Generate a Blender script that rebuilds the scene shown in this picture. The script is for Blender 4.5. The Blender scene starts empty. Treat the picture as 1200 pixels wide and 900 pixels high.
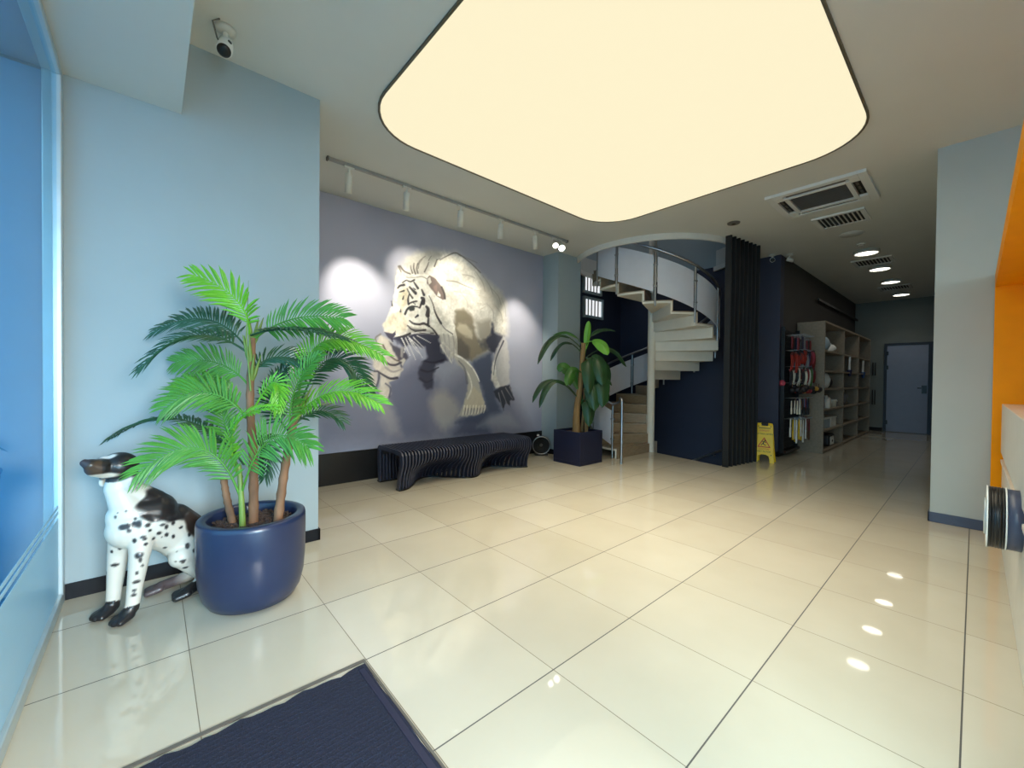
import bpy, bmesh, math, random
import numpy as np
from mathutils import Vector, Matrix, Euler
random.seed(7)
SC = bpy.context.scene
COL = SC.collection
PI = math.pi

# ------------------------------------------------------------------ helpers
def lin(c):
    c = c / 255.0
    return c / 12.92 if c <= 0.04045 else ((c + 0.055) / 1.055) ** 2.4

def rgb(c):
    return (lin(c[0]), lin(c[1]), lin(c[2]), 1.0)

def mat(name, c, rough=0.6, metal=0.0, var=0.06, scale=8.0, bump=0.0, bscale=60.0, spec=0.5, trans=0.0, emit=None, estr=0.0, coat=0.0, stretch=None):
    m = bpy.data.materials.new(name); m.use_nodes = True
    nt = m.node_tree; b = nt.nodes['Principled BSDF']
    b.inputs['Roughness'].default_value = rough
    b.inputs['Metallic'].default_value = metal
    b.inputs['Specular IOR Level'].default_value = spec
    b.inputs['Transmission Weight'].default_value = trans
    b.inputs['Coat Weight'].default_value = coat
    tc = nt.nodes.new('ShaderNodeTexCoord')
    src = tc.outputs['Object']
    if stretch:
        mp = nt.nodes.new('ShaderNodeMapping'); mp.inputs['Scale'].default_value = stretch
        nt.links.new(src, mp.inputs['Vector']); src = mp.outputs['Vector']
    n = nt.nodes.new('ShaderNodeTexNoise'); n.inputs['Scale'].default_value = scale; n.inputs['Detail'].default_value = 4
    nt.links.new(src, n.inputs['Vector'])
    r = nt.nodes.new('ShaderNodeValToRGB')
    k = rgb(c)
    r.color_ramp.elements[0].position = 0.3; r.color_ramp.elements[1].position = 0.7
    r.color_ramp.elements[0].color = tuple(x * (1 - var) for x in k[:3]) + (1,)
    r.color_ramp.elements[1].color = tuple(min(1, x * (1 + var)) for x in k[:3]) + (1,)
    nt.links.new(n.outputs['Fac'], r.inputs['Fac'])
    nt.links.new(r.outputs['Color'], b.inputs['Base Color'])
    if bump > 0:
        n2 = nt.nodes.new('ShaderNodeTexNoise'); n2.inputs['Scale'].default_value = bscale
        nt.links.new(src, n2.inputs['Vector'])
        bp = nt.nodes.new('ShaderNodeBump'); bp.inputs['Strength'].default_value = bump; bp.inputs['Distance'].default_value = 0.005
        nt.links.new(n2.outputs['Fac'], bp.inputs['Height']); nt.links.new(bp.outputs['Normal'], b.inputs['Normal'])
    if emit:
        b.inputs['Emission Color'].default_value = (*emit, 1); b.inputs['Emission Strength'].default_value = estr
    return m

def attr_mat(name, rough=0.7, coat=0.0, spec=0.4):
    m = bpy.data.materials.new(name); m.use_nodes = True
    nt = m.node_tree; b = nt.nodes['Principled BSDF']
    a = nt.nodes.new('ShaderNodeAttribute'); a.attribute_name = 'Col'
    nt.links.new(a.outputs['Color'], b.inputs['Base Color'])
    b.inputs['Roughness'].default_value = rough; b.inputs['Coat Weight'].default_value = coat
    b.inputs['Specular IOR Level'].default_value = spec
    return m

def wloc(o):
    v = Vector((0, 0, 0))
    while o is not None:
        v += o.location; o = o.parent
    return v

class MB:
    def __init__(s):
        s.v = []; s.f = []; s.sm = []
    def add(s, vs, fs, smooth=False):
        k = len(s.v); s.v += [tuple(p) for p in vs]
        for f in fs:
            s.f.append(tuple(i + k for i in f)); s.sm.append(smooth)
        return s
    def box(s, x0, x1, y0, y1, z0, z1):
        vs = [(x, y, z) for z in (z0, z1) for y in (y0, y1) for x in (x0, x1)]
        return s.add(vs, [(0, 2, 3, 1), (4, 5, 7, 6), (0, 1, 5, 4), (2, 6, 7, 3), (0, 4, 6, 2), (1, 3, 7, 5)])
    def obox(s, c, ax, ay, az, hx, hy, hz):
        c = Vector(c); X = Vector(ax).normalized() * hx; Y = Vector(ay).normalized() * hy; Z = Vector(az).normalized() * hz
        vs = [c + X * a + Y * b + Z * d for d in (-1, 1) for b in (-1, 1) for a in (-1, 1)]
        return s.add(vs, [(0, 2, 3, 1), (4, 5, 7, 6), (0, 1, 5, 4), (2, 6, 7, 3), (0, 4, 6, 2), (1, 3, 7, 5)])
    def tube(s, pts, r, n=10, caps=True, flat=None):
        pts = [Vector(p) for p in pts]; m = len(pts)
        rs = r if isinstance(r, (list, tuple)) else [r] * m
        ring = []; up = None
        for i, p in enumerate(pts):
            t = (pts[min(i + 1, m - 1)] - pts[max(i - 1, 0)]).normalized()
            if up is None:
                up = Vector((0, 0, 1)) if abs(t.z) < 0.9 else Vector((1, 0, 0))
            u = (up - t * up.dot(t)).normalized(); w = t.cross(u); up = u
            ring.append([p + (u * math.cos(a) + w * math.sin(a)) * rs[i] for a in [2 * PI * j / n for j in range(n)]])
        vs = [q for R in ring for q in R]; fs = []
        for i in range(m - 1):
            for j in range(n):
                a = i * n + j; b = i * n + (j + 1) % n
                fs.append((a, b, b + n, a + n))
        s.add(vs, fs, True)
        if caps:
            s.add(ring[0], [tuple(reversed(range(n)))]); s.add(ring[-1], [tuple(range(n))])
        return s
    def lathe(s, prof, c=(0, 0, 0), n=32, axis=(0, 0, 1), sx=1.0, sy=1.0, smooth=True, ring=False):
        if ring: prof = list(prof) + [prof[0]]
        c = Vector(c); A = Vector(axis).normalized()
        U = A.orthogonal().normalized() if abs(A.z) < 0.999 else Vector((1, 0, 0)); W = A.cross(U)
        vs = []; m = len(prof)
        for (r, z) in prof:
            for j in range(n):
                a = 2 * PI * j / n
                vs.append(c + A * z + U * (math.cos(a) * r * sx) + W * (math.sin(a) * r * sy))
        fs = []
        for i in range(m - 1):
            for j in range(n):
                a = i * n + j; b = i * n + (j + 1) % n
                fs.append((a, b, b + n, a + n))
        s.add(vs, fs, smooth)
        if ring: return s
        if prof[0][0] > 1e-5: s.add(vs[:n], [tuple(reversed(range(n)))])
        if prof[-1][0] > 1e-5: s.add(vs[-n:], [tuple(range(n))])
        return s
    def prism(s, poly, o, ax, ay, an, d):
        # polygon of (a,b) in the plane o + a*ax + b*ay, extruded by d along an
        o = Vector(o); ax = Vector(ax); ay = Vector(ay); an = Vector(an)
        n = len(poly)
        v0 = [o + ax * a + ay * b for a, b in poly]; v1 = [p + an * d for p in v0]
        fs = [tuple(reversed(range(n))), tuple(range(n, 2 * n))]
        for i in range(n):
            j = (i + 1) % n; fs.append((i, j, j + n, i + n))
        return s.add(v0 + v1, fs)
    def sector(s, c, r0, r1, a0, a1, z0, z1, n=6):
        c = Vector(c); vs = []; k = n + 1
        for z in (z0, z1):
            for r in (r0, r1):
                for i in range(k):
                    a = math.radians(a0 + (a1 - a0) * i / n)
                    vs.append((c.x + r * math.cos(a), c.y + r * math.sin(a), z))
        fs = []
        def q(zi, ri, i): return (zi * 2 + ri) * k + i
        for i in range(n):
            fs += [(q(0, 0, i), q(0, 0, i + 1), q(0, 1, i + 1), q(0, 1, i)), (q(1, 0, i), q(1, 1, i), q(1, 1, i + 1), q(1, 0, i + 1)),
                   (q(0, 1, i), q(0, 1, i + 1), q(1, 1, i + 1), q(1, 1, i)), (q(0, 0, i + 1), q(0, 0, i), q(1, 0, i), q(1, 0, i + 1))]
        fs += [(q(0, 0, 0), q(0, 1, 0), q(1, 1, 0), q(1, 0, 0)), (q(0, 1, n), q(0, 0, n), q(1, 0, n), q(1, 1, n))]
        return s.add(vs, fs)
    def build(s, name, m, parent=None, bevel=0.0, segs=2, local=False, subsurf=0, fixn=True, auto=None):
        me = bpy.data.meshes.new(name); o = bpy.data.objects.new(name, me); COL.objects.link(o)
        vs = [Vector(p) for p in s.v]
        if parent is not None:
            o.parent = parent
            if not local:
                L = wloc(parent); vs = [p - L for p in vs]
        else:
            xs = [p.x for p in vs]; ys = [p.y for p in vs]; zs = [p.z for p in vs]
            L = Vector(((min(xs) + max(xs)) / 2, (min(ys) + max(ys)) / 2, min(zs)))
            o.location = L; vs = [p - L for p in vs]
        me.from_pydata(vs, [], s.f)
        me.polygons.foreach_set('use_smooth', s.sm)
        if fixn:
            bm = bmesh.new(); bm.from_mesh(me); bmesh.ops.recalc_face_normals(bm, faces=bm.faces); bm.to_mesh(me); bm.free()
        me.materials.append(m); me.update()
        if bevel > 0:
            b = o.modifiers.new('edge', 'BEVEL'); b.width = bevel; b.segments = segs; b.limit_method = 'ANGLE'; b.angle_limit = math.radians(40)
            b.harden_normals = False
        if subsurf:
            q = o.modifiers.new('sub', 'SUBSURF'); q.levels = subsurf; q.render_levels = subsurf
        return o

def tag(o, label, cat, group=None):
    o['label'] = label; o['category'] = cat
    if group: o['group'] = group
    return o

def thing(name, label, cat, loc, group=None, rotz=0.0):
    o = bpy.data.objects.new(name, None); COL.objects.link(o)
    o.location = loc; o.rotation_euler = (0, 0, rotz); o.empty_display_size = 0.1
    return tag(o, label, cat, group)

def struct(o):
    o['kind'] = 'structure'; return o

def dup(root, loc, label=None, rot=None):
    r = root.copy(); COL.objects.link(r); r.location = loc
    if rot is not None: r.rotation_euler = rot
    if label: r['label'] = label
    for ch in list(root.children):
        c = ch.copy(); COL.objects.link(c); c.parent = r
        for g in list(ch.children):
            d = g.copy(); COL.objects.link(d); d.parent = c
    return r

def bez(p0, p1, p2, n):
    p0, p1, p2 = Vector(p0), Vector(p1), Vector(p2)
    return [p0 * (1 - t) ** 2 + p1 * 2 * t * (1 - t) + p2 * t * t for t in [i / n for i in range(n + 1)]]

# ------------------------------------------------------------------ materials
M = {}
M['paint_blue'] = mat('paint_grey_blue', (158, 172, 177), 0.75, var=0.02, scale=3, bump=0.05)
M['paint_navy'] = mat('paint_navy', (44, 50, 72), 0.6, var=0.04, scale=3, bump=0.05)
M['paint_dark'] = mat('paint_dark_brown', (62, 58, 56), 0.7, var=0.05, scale=3)
M['paint_grey'] = mat('paint_grey_green', (128, 134, 130), 0.7, var=0.03, scale=3)
M['paint_pale'] = mat('paint_pale_grey', (176, 184, 182), 0.7, var=0.02, scale=3, bump=0.05)
M['ceiling'] = mat('ceiling_paint', (206, 207, 200), 0.85, var=0.015, scale=2)
M['white'] = mat('white_paint', (222, 220, 212), 0.5, var=0.03)
M['white_gloss'] = mat('white_gloss', (226, 228, 224), 0.25, var=0.02)
M['skirting'] = mat('skirting_black', (10, 11, 18), 0.5, spec=0.25, var=0.1)
M['skirting_blue'] = mat('skirting_slate', (62, 70, 92), 0.4, var=0.05)
M['black'] = mat('black_satin', (14, 14, 16), 0.35, var=0.15)
M['black_matt'] = mat('black_matt', (16, 16, 19), 0.7, var=0.15)
M['black_fin'] = mat('black_fin', (12, 12, 14), 0.5, var=0.1)
M['steel'] = mat('brushed_steel', (170, 172, 176), 0.28, 1.0, var=0.05, scale=40)
M['frost'] = mat('frosted_glass', (222, 224, 234), 0.45, var=0.02, spec=0.5, trans=0.12)
M['alu'] = mat('aluminium_frame', (190, 202, 206), 0.4, 0.5, var=0.04)
M['stair_white'] = mat('stair_white', (224, 220, 208), 0.55, var=0.03, bump=0.05)
M['stair_tile'] = mat('stair_stone', (150, 132, 108), 0.35, var=0.14, scale=6, stretch=(2, 2, 9))
M['pot'] = mat('planter_blue', (30, 43, 74), 0.35, var=0.04, coat=0.2)
M['pot2'] = mat('planter_navy', (22, 28, 56), 0.5, var=0.05)
M['bark_mulch'] = mat('mulch', (72, 56, 50), 0.9, var=0.5, scale=60, bump=1.0, bscale=90)
M['trunk'] = mat('palm_trunk', (128, 92, 66), 0.8, var=0.4, scale=14, bump=0.6, bscale=50, stretch=(1, 1, .3))
M['stem_green'] = mat('palm_stem', (112, 138, 62), 0.5, var=0.15, scale=10)
M['leaf0'] = mat('palm_leaf_dark', (38, 78, 46), 0.42, var=0.2, scale=9)
M['leaf1'] = mat('palm_leaf_mid', (80, 140, 50), 0.42, var=0.2, scale=9)
M['leaf2'] = mat('palm_leaf_bright', (108, 174, 40), 0.42, var=0.18, scale=9)
M['ban0'] = mat('banana_leaf_dark', (36, 70, 38), 0.35, var=0.2, scale=8)
M['ban1'] = mat('banana_leaf_mid', (56, 104, 42), 0.35, var=0.2, scale=8)
M['ban2'] = mat('banana_leaf_bright', (104, 166, 58), 0.35, var=0.15, scale=8)
M['ban_trunk'] = mat('banana_trunk', (138, 112, 72), 0.7, var=0.25, scale=12, bump=0.4, stretch=(3, 3, .4))
M['bench'] = mat('bench_lacquer', (50, 54, 72), 0.35, var=0.08)
M['carpet'] = mat('mat_fibre', (24, 29, 50), 0.95, var=0.35, scale=260, bump=0.9, bscale=320, stretch=(1, .35, 1))
M['orange'] = mat('orange_laminate', (250, 158, 0), 0.5, var=0.03, spec=0.12)
M['yellow'] = mat('sign_yellow', (238, 198, 10), 0.4, var=0.04)
M['red'] = mat('print_red', (196, 48, 22), 0.5)
M['ink'] = mat('print_black', (34, 24, 10), 0.6)
M['oak'] = mat('oak_laminate', (138, 124, 106), 0.5, var=0.12, scale=5, stretch=(.6, 6, 6))
M['oak_dark'] = mat('oak_back', (98, 86, 72), 0.6, var=0.1, scale=5)
M['door'] = mat('door_laminate', (150, 160, 184), 0.45, var=0.03)
M['door_frame'] = mat('door_frame_dark', (34, 42, 58), 0.45, var=0.05)
M['vent_dark'] = mat('vent_dark', (30, 29, 28), 0.7)
M['vent_grey'] = mat('vent_grey', (96, 92, 86), 0.6)
M['lamp_white'] = mat('lamp_shell', (206, 206, 198), 0.4)
M['rail_grey'] = mat('rail_grey', (150, 150, 146), 0.45)
M['glow'] = mat('lamp_glow', (255, 250, 235), 0.5, emit=(1, .95, .84), estr=6.0)
M['glow_spot'] = mat('spot_glow', (255, 250, 235), 0.5, emit=(1, .94, .82), estr=9.0)
M['panel_glow'] = mat('stretch_ceiling_film', (70, 66, 58), 0.9, spec=0.1, emit=(1.0, .90, .615), estr=0.97)
M['trim_dark'] = mat('panel_trim', (92, 86, 70), 0.5)
M['blind_glow'] = mat('daylit_blind', (235, 236, 232), 0.7, emit=(.95, .97, 1.0), estr=0.85)
M['slate_out'] = mat('outside_render', (88, 132, 164), 0.7, var=0.03)
M['ground_out'] = mat('outside_paving', (150, 176, 184), 0.8, var=0.06)
M['dark_up'] = mat('upper_floor_paint', (96, 102, 116), 0.8)

def floor_mat():
    m = bpy.data.materials.new('porcelain_tiles'); m.use_nodes = True
    nt = m.node_tree; b = nt.nodes['Principled BSDF']; L = nt.links.new
    g = nt.nodes.new('ShaderNodeNewGeometry'); sp = nt.nodes.new('ShaderNodeSeparateXYZ'); L(g.outputs['Position'], sp.inputs[0])
    def math_(op, a, bb=None, c=None):
        n = nt.nodes.new('ShaderNodeMath'); n.operation = op
        for i, x in enumerate((a, bb, c)):
            if x is None: continue
            if isinstance(x, (int, float)): n.inputs[i].default_value = x
            else: L(x, n.inputs[i])
        return n.outputs[0]
    masks = []; cells = []
    for ax, w in (('X', 0.0016), ('Y', 0.0027)):
        t = math_('DIVIDE', sp.outputs[ax], 0.6)
        r = math_('ROUND', t)
        d = math_('ABSOLUTE', math_('SUBTRACT', t, r))
        masks.append(math_('LESS_THAN', d, w / 0.6)); cells.append(math_('FLOOR', t))
    cb = nt.nodes.new('ShaderNodeCombineXYZ'); L(cells[0], cb.inputs[0]); L(cells[1], cb.inputs[1])
    wn = nt.nodes.new('ShaderNodeTexWhiteNoise'); L(cb.outputs[0], wn.inputs['Vector'])
    nz = nt.nodes.new('ShaderNodeTexNoise'); nz.inputs['Scale'].default_value = 2.5; nz.inputs['Detail'].default_value = 8; L(g.outputs['Position'], nz.inputs['Vector'])
    f = math_('ADD', math_('MULTIPLY', wn.outputs['Value'], 0.35), math_('MULTIPLY', nz.outputs['Fac'], 0.65))
    r = nt.nodes.new('ShaderNodeValToRGB'); L(f, r.inputs['Fac'])
    r.color_ramp.elements[0].position = .25; r.color_ramp.elements[1].position = .75
    r.color_ramp.elements[0].color = rgb((189, 181, 163)); r.color_ramp.elements[1].color = rgb((199, 192, 175))
    mx = nt.nodes.new('ShaderNodeMix'); mx.data_type = 'RGBA'; L(masks[0], mx.inputs['Factor']); L(r.outputs['Color'], mx.inputs['A']); mx.inputs['B'].default_value = rgb((104, 94, 76))
    my = nt.nodes.new('ShaderNodeMix'); my.data_type = 'RGBA'; L(masks[1], my.inputs['Factor']); L(mx.outputs['Result'], my.inputs['A']); my.inputs['B'].default_value = rgb((70, 68, 66))
    L(my.outputs['Result'], b.inputs['Base Color'])
    rr = math_('ADD', math_('MULTIPLY', nz.outputs['Fac'], 0.04), 0.015)
    rg = math_('MAXIMUM', rr, math_('MULTIPLY', math_('MAXIMUM', masks[0], masks[1]), .7))
    L(rg, b.inputs['Roughness']); b.inputs['IOR'].default_value = 1.62
    return m
M['floor'] = floor_mat()

def glass_mat():
    m = bpy.data.materials.new('tinted_glazing'); m.use_nodes = True
    nt = m.node_tree; nt.nodes.clear(); L = nt.links.new
    o = nt.nodes.new('ShaderNodeOutputMaterial'); mx = nt.nodes.new('ShaderNodeMixShader')
    fr = nt.nodes.new('ShaderNodeFresnel'); fr.inputs['IOR'].default_value = 1.4
    tr = nt.nodes.new('ShaderNodeBsdfTransparent'); gl = nt.nodes.new('ShaderNodeBsdfGlossy'); gl.inputs['Roughness'].default_value = 0.0
    nz = nt.nodes.new('ShaderNodeTexNoise'); nz.inputs['Scale'].default_value = 0.4
    r = nt.nodes.new('ShaderNodeValToRGB'); L(nz.outputs['Fac'], r.inputs['Fac'])
    r.color_ramp.elements[0].color = (.60, .84, .98, 1); r.color_ramp.elements[1].color = (.63, .86, 1.0, 1)
    L(r.outputs['Color'], tr.inputs['Color']); gl.inputs['Color'].default_value = (.75, .9, 1, 1)
    ge = nt.nodes.new('ShaderNodeNewGeometry'); iv = nt.nodes.new('ShaderNodeMath'); iv.operation = 'SUBTRACT'; iv.inputs[0].default_value = 1.0; L(ge.outputs['Backfacing'], iv.inputs[1])
    ml = nt.nodes.new('ShaderNodeMath'); ml.operation = 'MULTIPLY'; L(fr.outputs['Fac'], ml.inputs[0]); L(iv.outputs[0], ml.inputs[1]); L(ml.outputs[0], mx.inputs['Fac']); L(tr.outputs[0], mx.inputs[1]); L(gl.outputs[0], mx.inputs[2]); L(mx.outputs[0], o.inputs['Surface'])
    return m
M['glass'] = glass_mat()
def film_mat():
    m = bpy.data.materials.new('frosted_film'); m.use_nodes = True
    nt = m.node_tree; nt.nodes.clear(); L = nt.links.new
    o = nt.nodes.new('ShaderNodeOutputMaterial'); mx = nt.nodes.new('ShaderNodeMixShader'); mx.inputs['Fac'].default_value = .45
    nz = nt.nodes.new('ShaderNodeTexNoise'); nz.inputs['Scale'].default_value = 3
    r = nt.nodes.new('ShaderNodeValToRGB'); L(nz.outputs['Fac'], r.inputs['Fac'])
    r.color_ramp.elements[0].color = (.62, .78, .82, 1); r.color_ramp.elements[1].color = (.66, .82, .86, 1)
    t = nt.nodes.new('ShaderNodeBsdfTranslucent'); d = nt.nodes.new('ShaderNodeBsdfPrincipled'); d.inputs['Roughness'].default_value = .3
    L(r.outputs['Color'], t.inputs['Color']); L(r.outputs['Color'], d.inputs['Base Color'])
    L(d.outputs[0], mx.inputs[1]); L(t.outputs[0], mx.inputs[2]); L(mx.outputs[0], o.inputs['Surface'])
    return m
M['film'] = film_mat()

# ------------------------------------------------------------------ camera
cam = bpy.data.cameras.new('camera'); camo = bpy.data.objects.new('camera', cam); COL.objects.link(camo)
cam.sensor_fit = 'HORIZONTAL'; cam.sensor_width = 36.0; cam.lens = 479.126502 / 1200 * 36.0; cam.clip_start = 0.02; cam.clip_end = 200
yaw, pit, rol = 0.847628822, -0.0125588044, 0.0100456447
fv = Vector((math.cos(pit) * math.cos(yaw), math.cos(pit) * math.sin(yaw), math.sin(pit)))
rv = fv.cross(Vector((0, 0, 1))).normalized(); uv = rv.cross(fv)
r2 = rv * math.cos(rol) + uv * math.sin(rol); u2 = uv * math.cos(rol) - rv * math.sin(rol)
mw = Matrix((r2, u2, -fv)).transposed().to_4x4(); mw.translation = Vector((-1.332140, -0.613586, 1.283622))
camo.matrix_world = mw
SC.camera = camo

# ------------------------------------------------------------------ setting
H = 3.44
SX, SY = 5.42, 3.25           # axis of the spiral stair
RH = 1.38                     # radius of its openings
NX = 6.68                     # navy stairwell wall
def arc(a0, a1, n, r=RH): return [(SX + r * math.cos(math.radians(a0 + (a1 - a0) * i / n)), SY + r * math.sin(math.radians(a0 + (a1 - a0) * i / n))) for i in range(n + 1)]
aw = math.degrees(math.acos((NX - SX) / RH))
fl = [(-1.72, -4.0), (13.2, -4.0), (13.2, 1.6), (NX, 1.6)] + [(NX, 1.915), (5.12, 1.915)] + [(SX, SY)] + list(reversed(arc(aw, 45, 4)))[0:] + [(NX, 4.75), (-1.72, 4.75)]
mb = MB(); mb.prism(fl, (0, 0, 0), (1, 0, 0), (0, 1, 0), (0, 0, -1), 0.25)
struct(mb.build('floor', M['floor']))
# ceiling with the round stair opening
outer = [(-1.72, -4.0), (13.2, -4.0), (13.2, 1.6), (NX, 1.6), (NX, 4.75), (-1.72, 4.75)]
def ring_poly():
    # one outline: walk round the outside, cut in along y = SY to the hole and go round it
    hole = arc(-aw, -360 + aw, 48)
    return [(-1.72, -4.0), (13.2, -4.0), (13.2, 1.6), (NX, 1.6)] + hole + [(NX, 4.75), (-1.72, 4.75)]
mb = MB(); mb.prism(ring_poly(), (0, 0, H), (1, 0, 0), (0, 1, 0), (0, 0, 1), 0.3)
struct(mb.build('ceiling', M['ceiling']))
mb = MB(); mb.box(-1.72, -1.185, -4.0, 2.8, 2.967, H); struct(mb.build('trim_1', M['ceiling']))
# left wall block, mural wall, pier, stair alcove, right-hand walls
mb = MB(); mb.box(-1.72, -0.345, 2.8, 4.75, 0, H); struct(mb.build('wall_left', M['paint_blue']))
mb = MB(); mb.box(-0.345, 4.42, 4.44, 4.75, 0, H); struct(mb.build('wall_back', M['paint_blue']))
mb = MB(); mb.box(3.83, 4.42, 4.08, 4.44, 0, H); struct(mb.build('wall_pier', M['paint_blue']))
mb = MB(); mb.box(4.42, NX + .2, 4.75, 4.95, -2.6, H + 1.4); struct(mb.build('wall_alcove', M['paint_navy']))
mb = MB(); mb.box(NX, NX + .2, 1.8, 4.75, -2.6, H + 1.4); struct(mb.build('wall_stairwell', M['paint_navy']))
mb = MB(); mb.box(NX, NX + .2, 1.6, 1.8, -2.6, H + .3); struct(mb.build('wall_stairwell_end', M['paint_navy']))
mb = MB(); mb.box(NX + .2, 13.4, 1.6, 1.8, -.25, H + .3); struct(mb.build('wall_corridor', M['paint_dark']))
mb = MB(); mb.box(13.2, 13.4, -.36, 1.6, -.25, H + .3); struct(mb.build('wall_far', M['paint_grey']))
mb = MB(); mb.box(4.1, 13.4, -4.0, -.352, 0, H); struct(mb.build('wall_right', M['paint_pale']))
mb = MB(); mb.box(0.6, 4.3, -4.2, -4.0, 0, H + .3); struct(mb.build('wall_rear', M['paint_pale']))
# skirtings
mb = MB(); mb.box(-1.70, -0.335, 2.786, 2.8, 0, 0.088); mb.box(-0.345, -0.333, 2.786, 4.43, 0, 0.088); struct(mb.build('baseboard_left', M['skirting']))
mb = MB(); mb.box(-0.333, 3.83, 4.425, 4.44, 0, 0.378); struct(mb.build('baseboard_back', M['black']))
mb = MB(); mb.box(3.818, 3.83, 4.07, 4.425, 0, 0.085); mb.box(3.818, 4.42, 4.068, 4.08, 0, 0.085); struct(mb.build('baseboard_pier', M['skirting']))
mb = MB(); mb.box(4.086, 4.1, -.80, -.34, 0, 0.09); mb.box(4.086, 13.2, -.352, -.34, 0, 0.09); struct(mb.build('baseboard_right', M['skirting_blue'], bevel=.003))
mb = MB(); mb.box(6.668, 6.68, 1.59, 1.8, 0, 0.09); mb.box(6.668, 13.2, 1.588, 1.6, 0, 0.09); mb.box(13.188, 13.2, 1.0, 1.588, 0, .09); struct(mb.build('baseboard_corridor', M['skirting']))
# stair opening: upper shaft, lower shaft, hanging white ring
mb = MB()
R0, R1 = RH, RH + .05
pr = arc(-aw, -360 + aw, 48, RH); po = arc(-aw, -360 + aw, 48, RH + .06)
n = len(pr)
def strip(mb, A, B, z0, z1):
    vs = [(x, y, z) for (x, y) in A for z in (z0, z1)] + [(x, y, z) for (x, y) in B for z in (z0, z1)]
    k = 2 * len(A); fs = []
    for i in range(len(A) - 1):
        a = 2 * i
        fs += [(a, a + 2, a + 3, a + 1), (k + a, k + a + 1, k + a + 3, k + a + 2), (a, k + a, k + a + 2, a + 2), (a + 1, a + 3, k + a + 3, k + a + 1)]
    e = 2 * len(A) - 2
    fs += [(0, 1, k + 1, k), (e, k + e, k + e + 1, e + 1)]
    mb.add(vs, fs, False)
strip(mb, pr, po, H + .3, H + 1.4); struct(mb.build('wall_shaft', M['paint_blue']))
mb = MB(); mb.box(NX - .012, NX, 2.62, 3.88, H, H + 1.4); struct(mb.build('wall_shaft_side', M['paint_blue']))
mb = MB(); mb.box(3.6, NX + .2, 1.6, 4.95, H + 1.4, H + 1.5); struct(mb.build('ceiling_upper', M['dark_up']))
mb = MB(); strip(mb, arc(-aw, -360 + aw, 48, RH - .035), arc(-aw, -360 + aw, 48, RH + .002), H - .085, H + .0); struct(mb.build('trim_2', M['white']))
mb = MB(); mb.box(3.9, NX, 1.7, 4.75, -2.7, -2.6); mb.box(3.8, 3.9, 1.7, 4.75, -2.7, -.25); mb.box(3.8, NX, 1.7, 1.8, -2.7, -.25); struct(mb.build('wall_basement', M['paint_navy']))

# street glazing
gw = MB(); gw.box(-1.728, -1.720, -4.0, 2.735, 0.06, 2.93); g = struct(gw.build('window_1', M['glass']))
fm = MB()
fm.box(-1.775, -1.70, 2.735, 2.80, 0, 2.967)
fm.box(-1.775, -1.70, -4.0, 2.735, 0, .06); fm.box(-1.775, -1.70, -4.0, 2.735, 2.925, 2.967)
fm.box(-1.775, -1.70, .0, .07, .06, 2.925); fm.box(-1.775, -1.70, -2.6, -2.53, .06, 2.925)
fm.build('window_frame', M['alu'], g, bevel=.006)
fb = MB(); fb.box(-1.7199, -1.7185, -4.0, 2.735, .06, .485); fb.build('frosted_film', M['film'], g)
fb = MB()
for z0, z1 in ((.508, .525), (.54, .557)): fb.box(-1.7199, -1.7183, -4.0, 2.735, z0, z1)
fb.build('film_stripe', M['film'], g)
# outside the glazing: the neighbouring pier, the canopy over it and the pavement
mb = MB(); mb.box(-9.0, -1.78, 2.8, 3.1, 0, 2.95); struct(mb.build('wall_outside', M['slate_out']))
mb = MB(); mb.box(-2.35, -1.78, -4.0, 3.1, 2.97, 3.2); struct(mb.build('trim_3', M['slate_out']))
mb = MB(); mb.box(-14.0, -1.72, -14.0, 3.1, -.25, -.03); struct(mb.build('ground_outside', M['ground_out']))
# unseen glazing added behind the camera to let in light from the front
gw = MB(); gw.box(-1.72, .6, -4.01, -4.0, 0.06, 2.967); struct(gw.build('added_front_window', M['glass']))
mb = MB(); mb.box(-1.775, .6, -4.2, -4.0, 2.967, H + .3); struct(mb.build('wall_front', M['paint_pale']))
mb = MB(); mb.box(-1.775, -1.72, -4.2, 4.75, 2.967, H + .3); struct(mb.build('wall_fascia', M['paint_pale']))
# daylit windows behind the stair
def stair_window(nm, x0, x1, z0, z1):
    o = MB(); o.box(x0, x1, 4.735, 4.742, z0, z1); w = struct(o.build(nm, M['blind_glow']))
    f = MB()
    f.box(x0 - .05, x1 + .05, 4.70, 4.75, z0 - .05, z0); f.box(x0 - .05, x1 + .05, 4.70, 4.75, z1, z1 + .05)
    f.box(x0 - .05, x0, 4.70, 4.75, z0, z1); f.box(x1, x1 + .05, 4.70, 4.75, z0, z1)
    f.build('window_frame', M['paint_blue'], w)
    s = MB(); k = 5
    for i in range(1, k): s.box(x0 + (x1 - x0) * i / k - .012, x0 + (x1 - x0) * i / k + .012, 4.722, 4.735, z0, z1)
    s.build('blind_slat', M['vent_grey'], w)
stair_window('window_3', 5.36, 5.92, 2.62, 2.95)
stair_window('window_4', 5.34, 5.86, 3.12, 3.40)
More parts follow.
